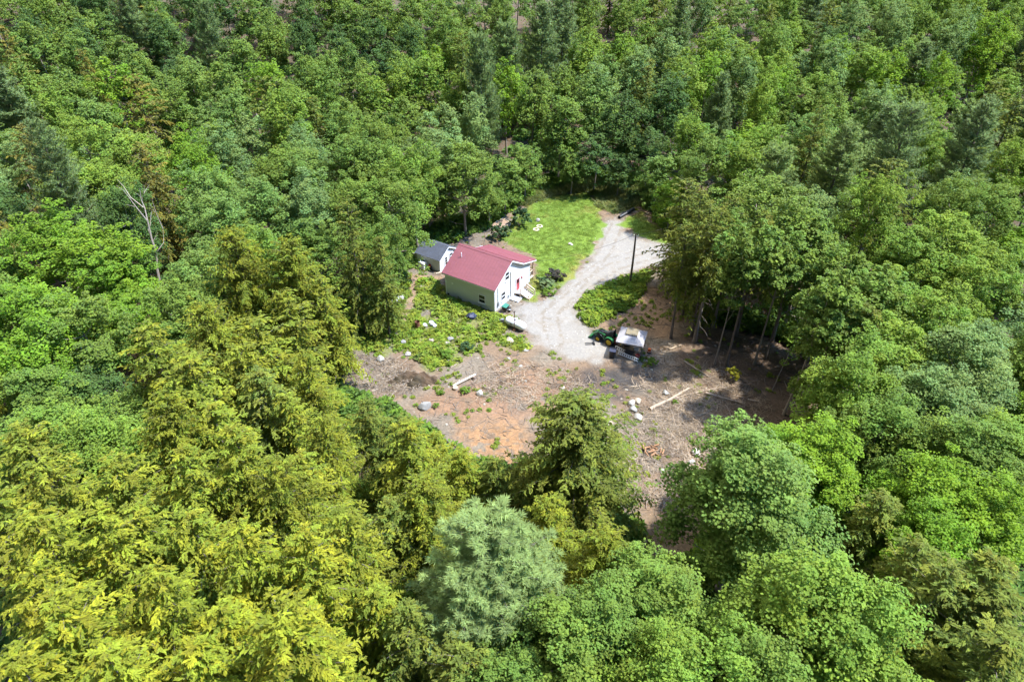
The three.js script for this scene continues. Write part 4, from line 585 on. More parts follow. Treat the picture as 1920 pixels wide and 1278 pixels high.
// ---------------------------------------------------------------- canopy and what stands by it
{
  const cx = 13.25, cd = 60.5, cy = ground(cx, cd), o = thing('canopy', 'pop up canopy with a whitish fabric roof and a brown centre vent', 'canopy', [cx, cy, -cd], -19 * Math.PI / 180);
  const frus = (a, b, y0, y1) => { const g = new THREE.CylinderGeometry(b * Math.SQRT1_2, a * Math.SQRT1_2, y1 - y0, 4, 5, true).rotateY(Math.PI / 4).translate(0, (y0 + y1) / 2, 0); return g; };
  const rg = frus(2.9, 1.2, 2.0, 2.55); part('roof', rg, mat([0.31, 0.3, 0.315], 0.85, { side: THREE.DoubleSide, flatShading: true }), o);
  part('valance', frus(2.98, 2.9, 1.8, 2.0), mat([0.24, 0.22, 0.21], 0.9, { side: THREE.DoubleSide, flatShading: true }), o);
  part('border', [box(2.98, 0.012, 0.22, 0, 2.012, 1.4, 0.3), box(2.98, 0.012, 0.22, 0, 2.012, -1.4, -0.3), box(0.22, 0.012, 2.98, 1.4, 2.012, 0, 0, 0, -0.3), box(0.22, 0.012, 2.98, -1.4, 2.012, 0, 0, 0, 0.3)], mat([0.26, 0.24, 0.235], 0.9), o);
  part('vent', [box(1.28, 0.05, 1.28, 0, 2.66, 0)], M.mesh, o);
  part('vent_frame', [box(1.3, 0.04, 0.05, 0, 2.6, 0.64), box(1.3, 0.04, 0.05, 0, 2.6, -0.64), box(0.05, 0.04, 1.3, 0.64, 2.6, 0), box(0.05, 0.04, 1.3, -0.64, 2.6, 0)], M.tan, o);
  for (const x of [-1.38, 1.38]) for (const z of [-1.38, 1.38]) part('leg', box(0.05, 2.0, 0.05, x, 0.98, z), M.black, o);
  const rail = (name, a, b, label) => { const A = put(...a), B2 = put(...b), d = B2.clone().sub(A), l = d.length(), g = thing(name, label, 'rail', [A.x, A.y, A.z], -Math.atan2(d.z, d.x)); part('beam', box(l, 0.05, 0.06, l / 2, 0.22, 0.17), M.white, g); part('beam', box(l, 0.05, 0.06, l / 2, 0.5, 0.06), M.white, g); for (let x = 0.12; x < l; x += 0.24) part('slat', box(0.11, 0.26, 0.03, x, 0.36, 0.115, -0.38), M.white, g); part('foot', [box(0.05, 0.3, 0.05, 0.1, 0.13, 0.05), box(0.05, 0.3, 0.05, l - 0.1, 0.13, 0.05)], M.paleWood, g); };
  rail('slatted_rail', [1159, 664], [1197, 679], 'white slatted rail lying along the open side of the canopy');
  rail('slatted_rail', [1154, 654], [1178, 665], 'shorter white slatted rail behind the blue bin under the canopy edge');
  const at2 = (u, v) => put(1090 + u / 12.78, 600 + v / 12.78);
  let p = at2(740, 890), b = thing('wheeled_bin', 'dark navy wheeled trash bin standing beside the canopy', 'bin', [p.x, p.y, p.z], -0.3);
  part('body', new THREE.CylinderGeometry(0.46, 0.38, 0.95, 4, 1).rotateY(Math.PI / 4).scale(1, 1, 1.05).translate(0, 0.53, 0), M.blackPlastic, b); part('lid', box(0.72, 0.07, 0.76, 0, 1.04, 0, 0.05), M.navy, b); part('handle', box(0.5, 0.04, 0.06, 0, 1.02, -0.42), M.navy, b); for (const s of [-0.28, 0.28]) part('wheel', new THREE.CylinderGeometry(0.12, 0.12, 0.06, 14).rotateZ(Math.PI / 2).translate(s, 0.11, -0.34), M.tyre, b);
  p = at2(1625, 780); b = thing('marker_keg', 'orange and white marker barrel on the dirt beside the canopy', 'marker', [p.x, p.y, p.z]); part('body', cyl(0.2, 0.17, 0.42, 0, 0.14, 0, 16), M.orange, b); part('stripe', cyl(0.19, 0.187, 0.12, 0, 0.16, 0, 16).scale(1.03, 1, 1.03), M.white, b); part('base', cyl(0.24, 0.24, 0.14, 0, 0, 0, 16), M.black, b);
  p = at2(970, 740); b = thing('chop_saw', 'yellow saw under the edge of the canopy', 'saw', [p.x, p.y, p.z - 0.5], 0.5); part('motor', [box(0.32, 0.22, 0.22, 0, 0.62, 0), cyl(0.09, 0.09, 0.24, 0.1, 0.55, 0.05)], M.yellow, b); part('blade_guard', new THREE.CylinderGeometry(0.17, 0.17, 0.05, 18).rotateX(Math.PI / 2).translate(-0.05, 0.58, 0.15), M.greyMetal, b); part('stand', [box(0.7, 0.05, 0.4, 0, 0.45, 0), box(0.05, 0.45, 0.05, -0.3, 0.22, 0.15), box(0.05, 0.45, 0.05, 0.3, 0.22, 0.15), box(0.05, 0.45, 0.05, -0.3, 0.22, -0.15), box(0.05, 0.45, 0.05, 0.3, 0.22, -0.15)], M.black, b);
  p = at2(1110, 690); b = thing('generator', 'red portable generator in the shade of the canopy', 'generator', [p.x, p.y, p.z - 0.7], 0.2); part('engine', [box(0.5, 0.32, 0.36, 0, 0.3, 0), box(0.42, 0.14, 0.32, 0, 0.53, 0)], M.red, b); part('frame', [box(0.66, 0.04, 0.04, 0, 0.62, 0.24), box(0.66, 0.04, 0.04, 0, 0.62, -0.24), ...[[-0.32, 0.24], [0.32, 0.24], [-0.32, -0.24], [0.32, -0.24]].map(([x, z]) => box(0.04, 0.62, 0.04, x, 0.32, z)), box(0.66, 0.05, 0.5, 0, 0.06, 0)], M.black, b);
  p = at2(1150, 900); b = thing('wheelbarrow', 'black wheelbarrow resting behind the white slatted rail', 'wheelbarrow', [p.x, p.y, p.z - 0.3], -0.5);
  { const s = new THREE.Shape([[-0.45, 0.62], [0.5, 0.62], [0.3, 0.3], [-0.2, 0.3]].map((q) => new THREE.Vector2(...q))); part('tray', new THREE.ExtrudeGeometry(s, { depth: 0.56, bevelEnabled: true, bevelSize: 0.03, bevelThickness: 0.03 }).translate(0, 0, -0.28), M.blackPlastic, b); for (const z of [-0.26, 0.26]) { part('handle', bar(V(0.6, 0.2, z * 0.4), V(-1.0, 0.55, z), 0.02), M.paleWood, b); part('leg', bar(V(-0.25, 0.35, z), V(-0.3, 0, z), 0.02), M.black, b); } const w = part('wheel', new THREE.TorusGeometry(0.15, 0.05, 8, 18).translate(0.6, 0.2, 0), M.tyre, b); part('rim', new THREE.CylinderGeometry(0.11, 0.11, 0.05, 12).rotateX(Math.PI / 2).translate(0.6, 0.2, 0), M.greyMetal, w); }
  p = at2(1340, 800); b = thing('tool_chest', 'white and grey tool chest under the canopy', 'tool chest', [p.x, p.y, p.z - 0.6], -0.3); part('body', box(0.5, 0.42, 0.36, 0, 0.23, 0), M.white, b); part('lid', box(0.52, 0.07, 0.38, 0, 0.475, 0), M.greyMetal, b); part('handle', box(0.2, 0.04, 0.04, 0, 0.53, 0), M.black, b);
  p = at2(1350, 880); b = solo('plastic_tub', [new THREE.CylinderGeometry(0.28, 0.22, 0.26, 18, 1, true).translate(p.x, p.y + 0.14, p.z), cyl(0.22, 0.22, 0.03, p.x, p.y + 0.01, p.z, 18)], mat([0.5, 0.12, 0.08], 0.6, { side: THREE.DoubleSide }), 'faded red plastic tub at the open front of the canopy', 'tub');
  p = at2(200, 570); b = thing('pallet_forks', 'pair of black steel pallet forks lying on the gravel by the tractor', 'forks', [p.x, p.y, p.z], 0.1); part('fork', [box(1.05, 0.06, 0.1, 0, 0.04, 0.12)], M.black, b); part('fork', [box(1.05, 0.06, 0.1, 0, 0.04, -0.14)], M.black, b); part('backplate', box(0.14, 0.22, 0.6, 0.48, 0.12, 0), M.black, b);
}
// ---------------------------------------------------------------- utility pole, wires, things on the lawn
{
  const p = put(1181.5, 530), o = thing('utility_pole', 'weathered wooden utility pole beside the gravel drive', 'pole', [p.x, p.y, p.z]);
  part('shaft', limb([V(0, -0.3, 0), V(0.03, 3.5, 0), V(0.0, 7.1, 0)], [0.15, 0.13, 0.1], 10), mat([0.12, 0.098, 0.08], 0.9), o); part('bracket', [box(0.7, 0.08, 0.08, 0.05, 6.75, 0)], M.greyMetal, o); for (const s of [-0.22, 0.05, 0.33]) part('insulator', cyl(0.05, 0.04, 0.16, s, 6.8, 0, 8), M.white, o);
  const top = p.clone().add(V(0, 6.9, 0)), sag = (a, b, s) => { const q = []; for (let i = 0; i <= 14; i++) { const t = i / 14; q.push(a.clone().lerp(b, t).add(V(0, -s * 4 * t * (1 - t), 0))); } return limb(q, q.map(() => 0.014), 5); };
  const [hx, hd] = housePoint(8.05, 0.1), hp = V(hx, ground(hx, hd) + 3.1, -hd);
  solo('service_wire', sag(top.clone().add(V(-0.2, 0, 0)), hp, 0.7), M.black, 'thin black service wire from the utility pole to the house', 'wire');
  solo('power_line', sag(top.clone().add(V(0.3, 0, 0)), V(48, 8, -92), 0.5), M.black, 'thin black power line running from the pole into the woods', 'wire');
  const a = put(1161, 410), b = put(1188, 394.5); const pipe = thing('culvert_pipe', 'black corrugated culvert pipe lying at the end of the drive', 'pipe', [a.x, a.y, a.z], -Math.atan2(b.z - a.z, b.x - a.x)); { const l = Math.hypot(b.x - a.x, b.z - a.z), pr = []; for (let i = 0; i <= 80; i++) pr.push(new THREE.Vector2(0.24 + 0.02 * Math.sin(i * 1.6), i / 80 * l)); for (let i = 80; i >= 0; i -= 80) pr.push(new THREE.Vector2(0.2, i / 80 * l)); pr.push(pr[0].clone()); part('tube', new THREE.LatheGeometry(pr, 18).rotateZ(-Math.PI / 2).translate(0, 0.25, 0), M.blackPlastic, pipe); }
  for (const [u, v, l] of [[1005, 430.5, 'nearer'], [1011.5, 424.5, 'farther']]) { const q = put(u, v), g = new THREE.TorusGeometry(0.36, 0.12, 8, 26).rotateX(Math.PI / 2).scale(1, 0.7, 1), s = g.attributes.position; solo('stone_ring', g.translate(q.x, q.y + 0.05, q.z), mat([0.52, 0.47, 0.30], 0.95), l === 'nearer' ? 'pale ring in the lawn on the house side of its twin' : 'pale ring in the lawn on the boulder side of its twin', 'ring'); }
  const c0 = put(957.5, 422), c1 = put(936.5, 436), c2 = put(943, 412), bed = thing('raised_bed', 'wooden framed raised garden bed at the edge of the lawn', 'garden bed'); bed.position.copy(c0); const r1 = c1.clone().sub(c0), r2 = c2.clone().sub(c0), r3 = r1.clone().add(r2); for (const [s, e] of [[V(0, 0, 0), r1], [V(0, 0, 0), r2], [r1, r3], [r2, r3]]) part('board', beam(s.clone().add(V(0, 0.22, 0)), e.clone().add(V(0, 0.22, 0)), 0.09, 0.34), M.paleWood, bed);
  { const g = new THREE.BufferGeometry(); g.setAttribute('position', new THREE.Float32BufferAttribute([0, 0.3, 0, r1.x, 0.3, r1.z, r3.x, 0.3, r3.z, r2.x, 0.3, r2.z], 3)); g.setIndex([0, 1, 2, 0, 2, 3]); g.computeVertexNormals(); part('soil', g, mat([0.26, 0.18, 0.12], 1, { side: THREE.DoubleSide }), bed); }
  const fp = put(909.5, 452); solo('fence_stake', [cyl(0.05, 0.04, 1.5, fp.x, fp.y - 0.1, fp.z, 7)], M.wood, 'short brown wooden stake behind the house roof', 'stake');
}

// ---------------------------------------------------------------- boulders, logs and brush in the clearing
const rockTexture = tile(256, (u, v) => { const k = 0.6 + 0.5 * tn(u, v, 20) + 0.3 * tn(u, v, 70); return [0.44 * k, 0.43 * k, 0.40 * k]; }, 1.2);
const ROCK = { pale: mat([0.66, 0.63, 0.57], 0.9, { map: rockTexture }), grey: mat([0.5, 0.49, 0.47], 0.9, { map: rockTexture }), tan: mat([0.72, 0.62, 0.5], 0.95, { map: rockTexture }), white: mat([0.92, 0.89, 0.83], 0.85, { map: rockTexture }) };
function rockGeo(seed, r, sy = 0.7, sharp = 0.35) {
  const rnd = mul32(seed), g = mergeVertices(new THREE.IcosahedronGeometry(1, 4).deleteAttribute('normal').deleteAttribute('uv')), p = g.attributes.position, cuts = []; for (let k = 0; k < 9; k++) cuts.push([...unit(rnd() - 0.5, rnd() * 0.9 - 0.25, rnd() - 0.5), 0.5 + 0.36 * rnd()]);
  const sx = 0.8 + 0.4 * rnd(), sz = 0.8 + 0.4 * rnd(), uv = [];
  for (let i = 0; i < p.count; i++) { let v = V(p.getX(i), p.getY(i), p.getZ(i)); for (const [a, b, c, d] of cuts) { const q = v.x * a + v.y * b + v.z * c; if (q > d) v.addScaledVector(V(a, b, c), (d - q) * (1 - sharp * 0.3)); } v.multiplyScalar(0.92 + 0.16 * fbm(v.x * 3 + seed, v.y * 3 + v.z * 2.3, 3)); p.setXYZ(i, v.x * r * sx, v.y * r * sy, v.z * r * sz); uv.push(v.x * r, v.z * r + v.y * r); }
  g.setAttribute('uv', new THREE.Float32BufferAttribute(uv, 2)); g.computeVertexNormals(); return g;
}
[
  [1184, 757, 0.55, 0.7, 'pale', 'pale rounded boulder topmost of the boulder cluster'], [1196, 753, 0.5, 0.7, 'tan', 'brownish boulder tucked behind the pale boulder cluster'], [1187, 770, 0.52, 0.8, 'grey', 'grey boulder in the middle of the boulder cluster'], [1197, 784, 0.56, 0.85, 'white', 'whitest round boulder at the end of the boulder cluster'], [1306, 849, 0.5, 0.75, 'white', 'white boulder beside the thin fallen poles in the brush'], [1247, 739, 0.5, 0.75, 'grey', 'rough grey boulder beside the upper end of the long fallen log'], [1096, 750, 0.55, 1.0, 'pale', 'pointed pale boulder behind the lone hemlock'], [1055, 728, 0.33, 0.6, 'tan', 'low reddish tan rock in the bare dirt'], [1141, 796, 0.6, 0.35, 'tan', 'flat tan slab of rock right of the lone hemlock'], [1296, 868, 0.4, 0.7, 'pale', 'pale stone just below the white boulder in the brush'], [1241, 884, 0.35, 0.6, 'pale', 'small pale stone beyond the burned firewood'],
  [713, 677, 0.5, 1.1, 'pale', 'pointed pale boulder among the brush piles'], [796, 764, 0.72, 0.85, 'grey', 'big angular grey boulder on the edge of the dirt'], [900, 739, 0.5, 0.9, 'pale', 'upright pale boulder standing alone on the red dirt'], [757, 643, 0.42, 0.85, 'grey', 'dark grey boulder in the weeds below the footpath'], [845, 637, 0.52, 0.7, 'grey', 'wide grey rock in the middle of the weeds'], [838, 644, 0.36, 0.7, 'pale', 'small pale rock against the wide grey rock in the weeds'], [810, 639, 0.45, 0.6, 'tan', 'tan rock heap in the weeds'], [808, 652, 0.35, 0.5, 'grey', 'low grey rock below the tan rock in the weeds'], [765, 664, 0.45, 0.6, 'pale', 'pale split rock at the lower edge of the weeds'], [976, 687, 0.3, 0.6, 'pale', 'small pale rock on the wood chips below the drive'], [985, 656, 0.4, 0.4, 'pale', 'flat pale rock at the end of the drive'], [974, 631, 0.36, 0.4, 'white', 'flat white rock beside the propane tank'], [957, 639, 0.6, 0.55, 'tan', 'mossy tan boulder below the propane tank'], [953, 673, 0.28, 0.6, 'pale', 'little pale rock in the thin weeds'], [780, 706, 0.36, 0.6, 'pale', 'pale rock on the dark soil ridge'], [751, 713, 0.3, 0.6, 'tan', 'tan rock at the end of the dark soil ridge'],
  [1009, 414.5, 0.5, 0.75, 'white', 'white boulder on the lawn above two pale rings'], [1070, 458, 0.42, 0.35, 'pale', 'flat pale rock alone in the middle of the lawn'], [1093, 590, 0.5, 0.7, 'pale', 'pale rock at the tip of the weedy island'], [1089, 597, 0.4, 0.6, 'grey', 'grey rock at the tip of the weedy island'], [1101, 601, 0.34, 0.6, 'tan', 'tan rock at the tip of the weedy island'], [1097, 583, 0.45, 0.6, 'tan', 'tan rock in the leaves near the tip of the weedy island'],
  [716, 562, 0.5, 0.7, 'pale', 'pale field stone at the foot of the hemlocks by the footpath'], [733, 565, 0.4, 0.7, 'grey', 'grey field stone at the foot of the hemlocks by the footpath'], [745, 562, 0.5, 0.7, 'white', 'white field stone at the foot of the hemlocks by the footpath'], [755, 559, 0.42, 0.7, 'pale', 'field stone nearest the footpath under the hemlocks'],
].forEach(([u, v, r, sy, m, label], k) => { const p = put(u, v); const o = solo('boulder', rockGeo(900 + k, r * 0.9, sy), ROCK[m], label, 'rock'); o.position.set(p.x, p.y + r * sy * 0.45, p.z); o.rotation.y = k * 1.7; });
const woodTexture = tile(256, (u, v) => { const k = 0.6 + 0.45 * tn(u, v * 0.25, 60) + 0.3 * tn(u, v, 10); return [0.36 * k, 0.31 * k, 0.26 * k]; }, 1);
const LOG = { grey: mat([0.6, 0.55, 0.49], 0.9, { map: woodTexture }), pale: mat([0.82, 0.75, 0.64], 0.85, { map: woodTexture }), dark: mat([0.5, 0.43, 0.38], 0.95, { map: woodTexture }) };
const logRnd = mul32(31);
function fallen(name, list, r, m, label, cat = 'log', forks = []) {
  const geo = (L, q) => { const pts = L.map(([u, v, up = 0]) => put(u, v).add(V(0, q * 0.8 + up, 0))), all = []; for (let i = 0; i < pts.length - 1; i++) for (let k = 0; k < 4; k++) { const p = pts[i].clone().lerp(pts[i + 1], k / 4); p.x += (logRnd() - 0.5) * 0.07; p.z += (logRnd() - 0.5) * 0.07; all.push(p); } all.push(pts.at(-1)); const g = limb(all, all.map((_, i) => q * (1 - 0.45 * i / all.length)), 8); const e = all[0], n = all[1].clone().sub(e).normalize(), disc = new THREE.CircleGeometry(q, 8).applyQuaternion(new THREE.Quaternion().setFromUnitVectors(V(0, 0, 1), n.negate())).translate(e.x, e.y, e.z); return [g, disc]; };
  return solo(name, [...geo(list, r), ...forks.flatMap(([L, q]) => geo(L, q))], LOG[m], label, cat);
}
fallen('fallen_log', [[1218, 769], [1255, 751], [1292, 730]], 0.2, 'pale', 'long pale fallen log running up from the boulder cluster', 'log', [[[[1262, 748], [1280, 744, 0.1], [1297, 738]], 0.08]]);
fallen('fallen_branch', [[1299, 738], [1320, 733], [1350, 728]], 0.09, 'pale', 'forked pale branch lying bent in two beside the long pale log', 'branch', [[[[1299, 738], [1296, 748], [1290, 760]], 0.07]]);
fallen('fallen_log', [[1323, 738], [1355, 747], [1393, 757]], 0.15, 'grey', 'grey fallen log in the leaf litter under the trees');
fallen('fallen_log', [[1283, 679], [1305, 693], [1328, 707]], 0.14, 'grey', 'straight grey fallen log near the canopy side of the trees');
fallen('fallen_branch', [[1326, 713], [1352, 699]], 0.06, 'dark', 'thin dark branch just below the straight grey log', 'branch');
fallen('fallen_branch', [[1325, 832], [1370, 809]], 0.07, 'grey', 'straight grey pole in the brush above the white boulder', 'branch');
fallen('fallen_branch', [[1313, 847], [1361, 837]], 0.08, 'pale', 'pale pole reaching sideways out from the white boulder', 'branch');
fallen('fallen_branch', [[1241, 795], [1250, 822], [1261, 857]], 0.055, 'pale', 'long pale sapling pole above the burned firewood', 'branch');
fallen('fallen_branch', [[1246, 796], [1256, 826], [1263, 858]], 0.05, 'grey', 'grey sapling pole lying close along the long pale one', 'branch');
fallen('fallen_branch', [[1298, 840], [1320, 813]], 0.05, 'grey', 'thin grey branch pointing up from the white boulder', 'branch');
fallen('fallen_branch', [[1293, 880], [1272, 902], [1250, 922]], 0.06, 'pale', 'bent pale branch on the trampled ground by the domed maple', 'branch');
fallen('fallen_branch', [[1376, 742], [1400, 747]], 0.06, 'grey', 'short grey branch beyond the grey log in the leaf litter', 'branch');
fallen('fallen_log', [[1402, 750], [1424, 754]], 0.1, 'pale', 'short pale log deep in the leaf litter under the trees');
fallen('fallen_branch', [[1225, 864], [1244, 880]], 0.05, 'grey', 'grey stick leading away from the burned firewood', 'branch');
fallen('fallen_branch', [[1216, 698], [1223, 712]], 0.06, 'grey', 'short grey branch on the scorched soil below the canopy', 'branch');
fallen('fallen_branch', [[1447, 733], [1470, 690, 1.2], [1485, 661, 2.6]], 0.05, 'grey', 'dead grey sapling leaning up between the tree trunks', 'branch');
fallen('fallen_branch', [[1470, 715], [1500, 775]], 0.06, 'grey', 'grey branch lying at the foot of the pale birch stem', 'branch');
fallen('fallen_log', [[1255, 656], [1277, 648]], 0.13, 'pale', 'short pale log on the ash between the canopy and the trees');
fallen('fallen_branch', [[676, 678], [699, 688]], 0.07, 'pale', 'pale branch across the brush pile beside the pointed boulder', 'branch');
fallen('fallen_branch', [[691, 716], [692, 731]], 0.08, 'pale', 'stubby pale branch at the lower edge of the brush pile', 'branch');
fallen('fallen_branch', [[697, 734], [713, 729]], 0.08, 'pale', 'white stripped stick at the lower edge of the brush pile', 'branch');
fallen('fallen_branch', [[728, 749], [748, 726]], 0.06, 'pale', 'pale crossing stick below the dark soil ridge', 'branch');
fallen('fallen_branch', [[733, 676], [737, 692]], 0.06, 'grey', 'short grey stick right of the pointed boulder', 'branch');
fallen('fallen_branch', [[682, 692], [696, 699]], 0.09, 'grey', 'thick grey branch in the brush pile', 'branch');
fallen('fallen_branch', [[803, 695], [828, 691]], 0.06, 'dark', 'dark stick on the wood chips above the white plank', 'branch');
fallen('fallen_branch', [[845, 689], [857, 683]], 0.07, 'pale', 'short pale branch below the weeds', 'branch');
{ // sticks strewn about
  const r = mul32(2024);
  for (const [u, v, a, b, n] of [[705, 700, 45, 30, 14], [1290, 800, 80, 60, 22], [1350, 750, 80, 40, 14], [980, 710, 90, 40, 10], [1240, 900, 40, 40, 10], [800, 660, 60, 25, 6]]) for (let k = 0; k < n; k++) {
    const [x, d] = at(u + (r() * 2 - 1) * a, v + (r() * 2 - 1) * b), t = r() * 3.14, l = 0.5 + 1.1 * r(), w = 0.025 + 0.035 * r(), m = ['grey', 'pale', 'grey', 'dark'][Math.floor(r() * 4)];
    if (zone('clearing', x, d) > -0.5 || zone('driveway', x, d) < 1) continue;
    const P = (s) => V(x + Math.cos(t) * l * s + (r() - 0.5) * 0.12, 0, -(d + Math.sin(t) * l * s + (r() - 0.5) * 0.12)), pts = [-1, -0.5, 0, 0.5, 1].map((s) => { const p = P(s); p.y = ground(p.x, -p.z) + w + (k % 3 ? 0 : 0.12 * (s + 1)); return p; });
    const e = pts[2].clone(), f = e.clone().add(V((r() - 0.5) * l, 0.1 + 0.15 * r(), (r() - 0.5) * l)), c = pts[0].clone(); c.y = ground(c.x, -c.z);
    const o = thing('stick', `${{ grey: 'weathered grey', pale: 'peeled pale', dark: 'dark barked' }[m]} forked stick strewn over the cleared dirt`, 'stick', [c.x, c.y, c.z], 0, `${m} sticks strewn over the dirt`);
    part('stem', limb(pts.map((p) => p.clone().sub(c)), pts.map((_, i) => w * (1 - 0.14 * i)), 5), LOG[m], o); part('twig', limb([e, e.clone().lerp(f, 0.5), f].map((p) => p.clone().sub(c)), [w * 0.6, w * 0.4, w * 0.2], 4), LOG[m], o);
  }
}
{ // plank on a block, the burned pile, the soil ridge
  const a = put(850, 726), b = put(892, 706); a.y += 0.25; b.y += 0.35; solo('plank', [beam(a, b, 0.22, 0.07)], M.paleWood, 'pale plank propped up on the red dirt', 'plank');
  const c = put(854, 729); solo('wood_block', [new THREE.CylinderGeometry(0.3, 0.32, 0.26, 9).translate(c.x, c.y + 0.12, c.z)], LOG.pale, 'pale round of wood under the end of the plank', 'wood block');
  const e = put(889, 711); solo('stump', [new THREE.CylinderGeometry(0.16, 0.22, 0.4, 9).translate(e.x, e.y + 0.18, e.z)], LOG.dark, 'reddish stump under the raised end of the plank', 'stump');
  const st = put(846, 722); 
  const rnd = mul32(555), pc = put(1223, 848), fire = mat([0.27, 0.145, 0.07], 0.85), splitEnd = [];
  for (let k = 0; k < 22; k++) { const x = pc.x + (rnd() - 0.5) * 1.9, d = -pc.z + (rnd() - 0.5) * 1.3, lay = k % 3, g = new THREE.CylinderGeometry(0.09, 0.09, 0.5 + 0.25 * rnd(), 3, 1).rotateZ(Math.PI / 2 + (rnd() - 0.5) * 0.3).rotateY(rnd() * 3.1); const m = solo('firewood', g, fire, 'split orange firewood piece in the charred heap', 'firewood', 'split firewood on the burn spot'); m.position.set(x, ground(x, d) + 0.07 + lay * 0.12, -d); }
  const blob = (px, py, rx, rz, h, m, name) => { const p = put(px, py), n = 34, pos = [], uv = [], idx = []; for (let j = 0; j <= n; j++) for (let i = 0; i <= n; i++) { const u = i / n * 2 - 1, v = j / n * 2 - 1, q = Math.hypot(u, v), x = p.x + u * rx, d = -p.z + v * rz, f = Math.max(0, 1 - q * q * (0.7 + 2.2 * Math.pow(fbm(u * 2.6 + px, v * 2.6, 3), 1.5))); pos.push(x, ground(x, d) - 0.06 + Math.min(1, f * 2.2) * h * Math.max(0, 2.4 * fbm(x * 1.5 + px, d * 1.9, 4) - 0.62), -d); uv.push(x, d); } for (let j = 0; j < n; j++) for (let i = 0; i < n; i++) { const q = j * (n + 1) + i; idx.push(q, q + 1, q + n + 1, q + 1, q + n + 2, q + n + 1); } const g = new THREE.BufferGeometry(); g.setAttribute('position', new THREE.Float32BufferAttribute(pos, 3)); g.setAttribute('uv', new THREE.Float32BufferAttribute(uv, 2)); g.setIndex(idx); g.computeVertexNormals(); const o = part(numbered(name), g, m, scene); return o; };
  const soil = mat([0.8, 0.72, 0.66], 1, { map: floorTexture }), char = mat([0.34, 0.4, 0.46], 1, { map: floorTexture });
  tag(blob(776, 713, 3.6, 1.5, 0.7, soil, 'soil_ridge'), 'dark brown ridge of pushed up soil between weeds and dirt', 'soil heap');
  tag(blob(1222, 848, 1.7, 1.25, 0.12, char, 'ash_bed'), 'black bed of ash under the orange firewood', 'ash');
}
// ---------------------------------------------------------------- bushes and young plants
const bushGeo = [0, 1].map((k) => crownBroad({ seed: 1200 + k, H: 1.6, R: 0.95, base: 0.1, lobes: 9, clumps: 12, leaves: 16, size: 0.13, flat: 0.7 }).crown);
const stemGeo = join([0, 1, 2, 3, 4].map((k) => limb([V(0, -0.1, 0), V(Math.cos(k * 1.26) * 0.25, 0.6, Math.sin(k * 1.26) * 0.25), V(Math.cos(k * 1.26) * 0.5, 1.2, Math.sin(k * 1.26) * 0.5)], [0.03, 0.02, 0.01], 4)));
const weedTint = { leaf: leafMat([0.135, 0.235, 0.02]), wine: leafMat([0.05, 0.045, 0.03]), yellow: leafMat([0.3, 0.29, 0.02]), dark: leafMat([0.05, 0.105, 0.03]), pale: leafMat([0.16, 0.22, 0.08]) };
[
  [1041, 522, 1.5, 1.1, 'wine', 'dark wine leaved shrub between the porch and the drive'], [1027, 540, 1.15, 0.95, 'pale', 'pale green shrub next to the wine leaved one'], [1030, 552, 1.0, 0.75, 'leaf', 'bright green shrub at the edge of the drive'], [1018, 532, 0.9, 0.75, 'dark', 'small dark green shrub by the porch railing'], [974, 424, 1.6, 2.6, 'dark', 'tall dark green yard bush at the corner of the lawn'], [936, 448, 1.3, 1.9, 'dark', 'rounded dark bush behind the porch roof'], [948, 441, 1.0, 1.2, 'pale', 'small grey green bush beside the raised garden bed'], [968, 388, 1.4, 2.0, 'leaf', 'leafy green bush under the trees by the lawn'],
  [1223, 684, 0.7, 0.75, 'leaf', 'single bright green bush on the dirt beside the canopy'], [1373, 712, 0.8, 1.4, 'yellow', 'yellow leaved sapling under the bare trunks'], [1265, 756, 0.35, 0.35, 'leaf', 'tiny green seedling beside the long pale log'], [872, 735, 0.6, 0.5, 'leaf', 'green weed clump right of the plank'], [828, 738, 0.4, 0.4, 'leaf', 'small green weed clump below the soil ridge'], [818, 763, 0.4, 0.4, 'leaf', 'small green weed clump beside the big grey boulder'], [875, 655, 0.9, 0.7, 'dark', 'dark green weed bush at the lower edge of the weeds'], [838, 668, 0.9, 0.7, 'leaf', 'bright leafy weed bush at the lower edge of the weeds'], [845, 566, 0.7, 0.6, 'leaf', 'bright weed bush in front of the shaded house wall'],
].forEach(([u, v, r, h, m, label], k) => { const p = put(u, v), o = thing('bush', label, 'bush', [p.x, p.y, p.z], k * 2.1); o.scale.set(r / 0.95, h / 1.6 * 1.1, r / 0.95); part('stems', stemGeo, BARK.brown, o); part('leaves', bushGeo[k % 2], weedTint[m], o); });

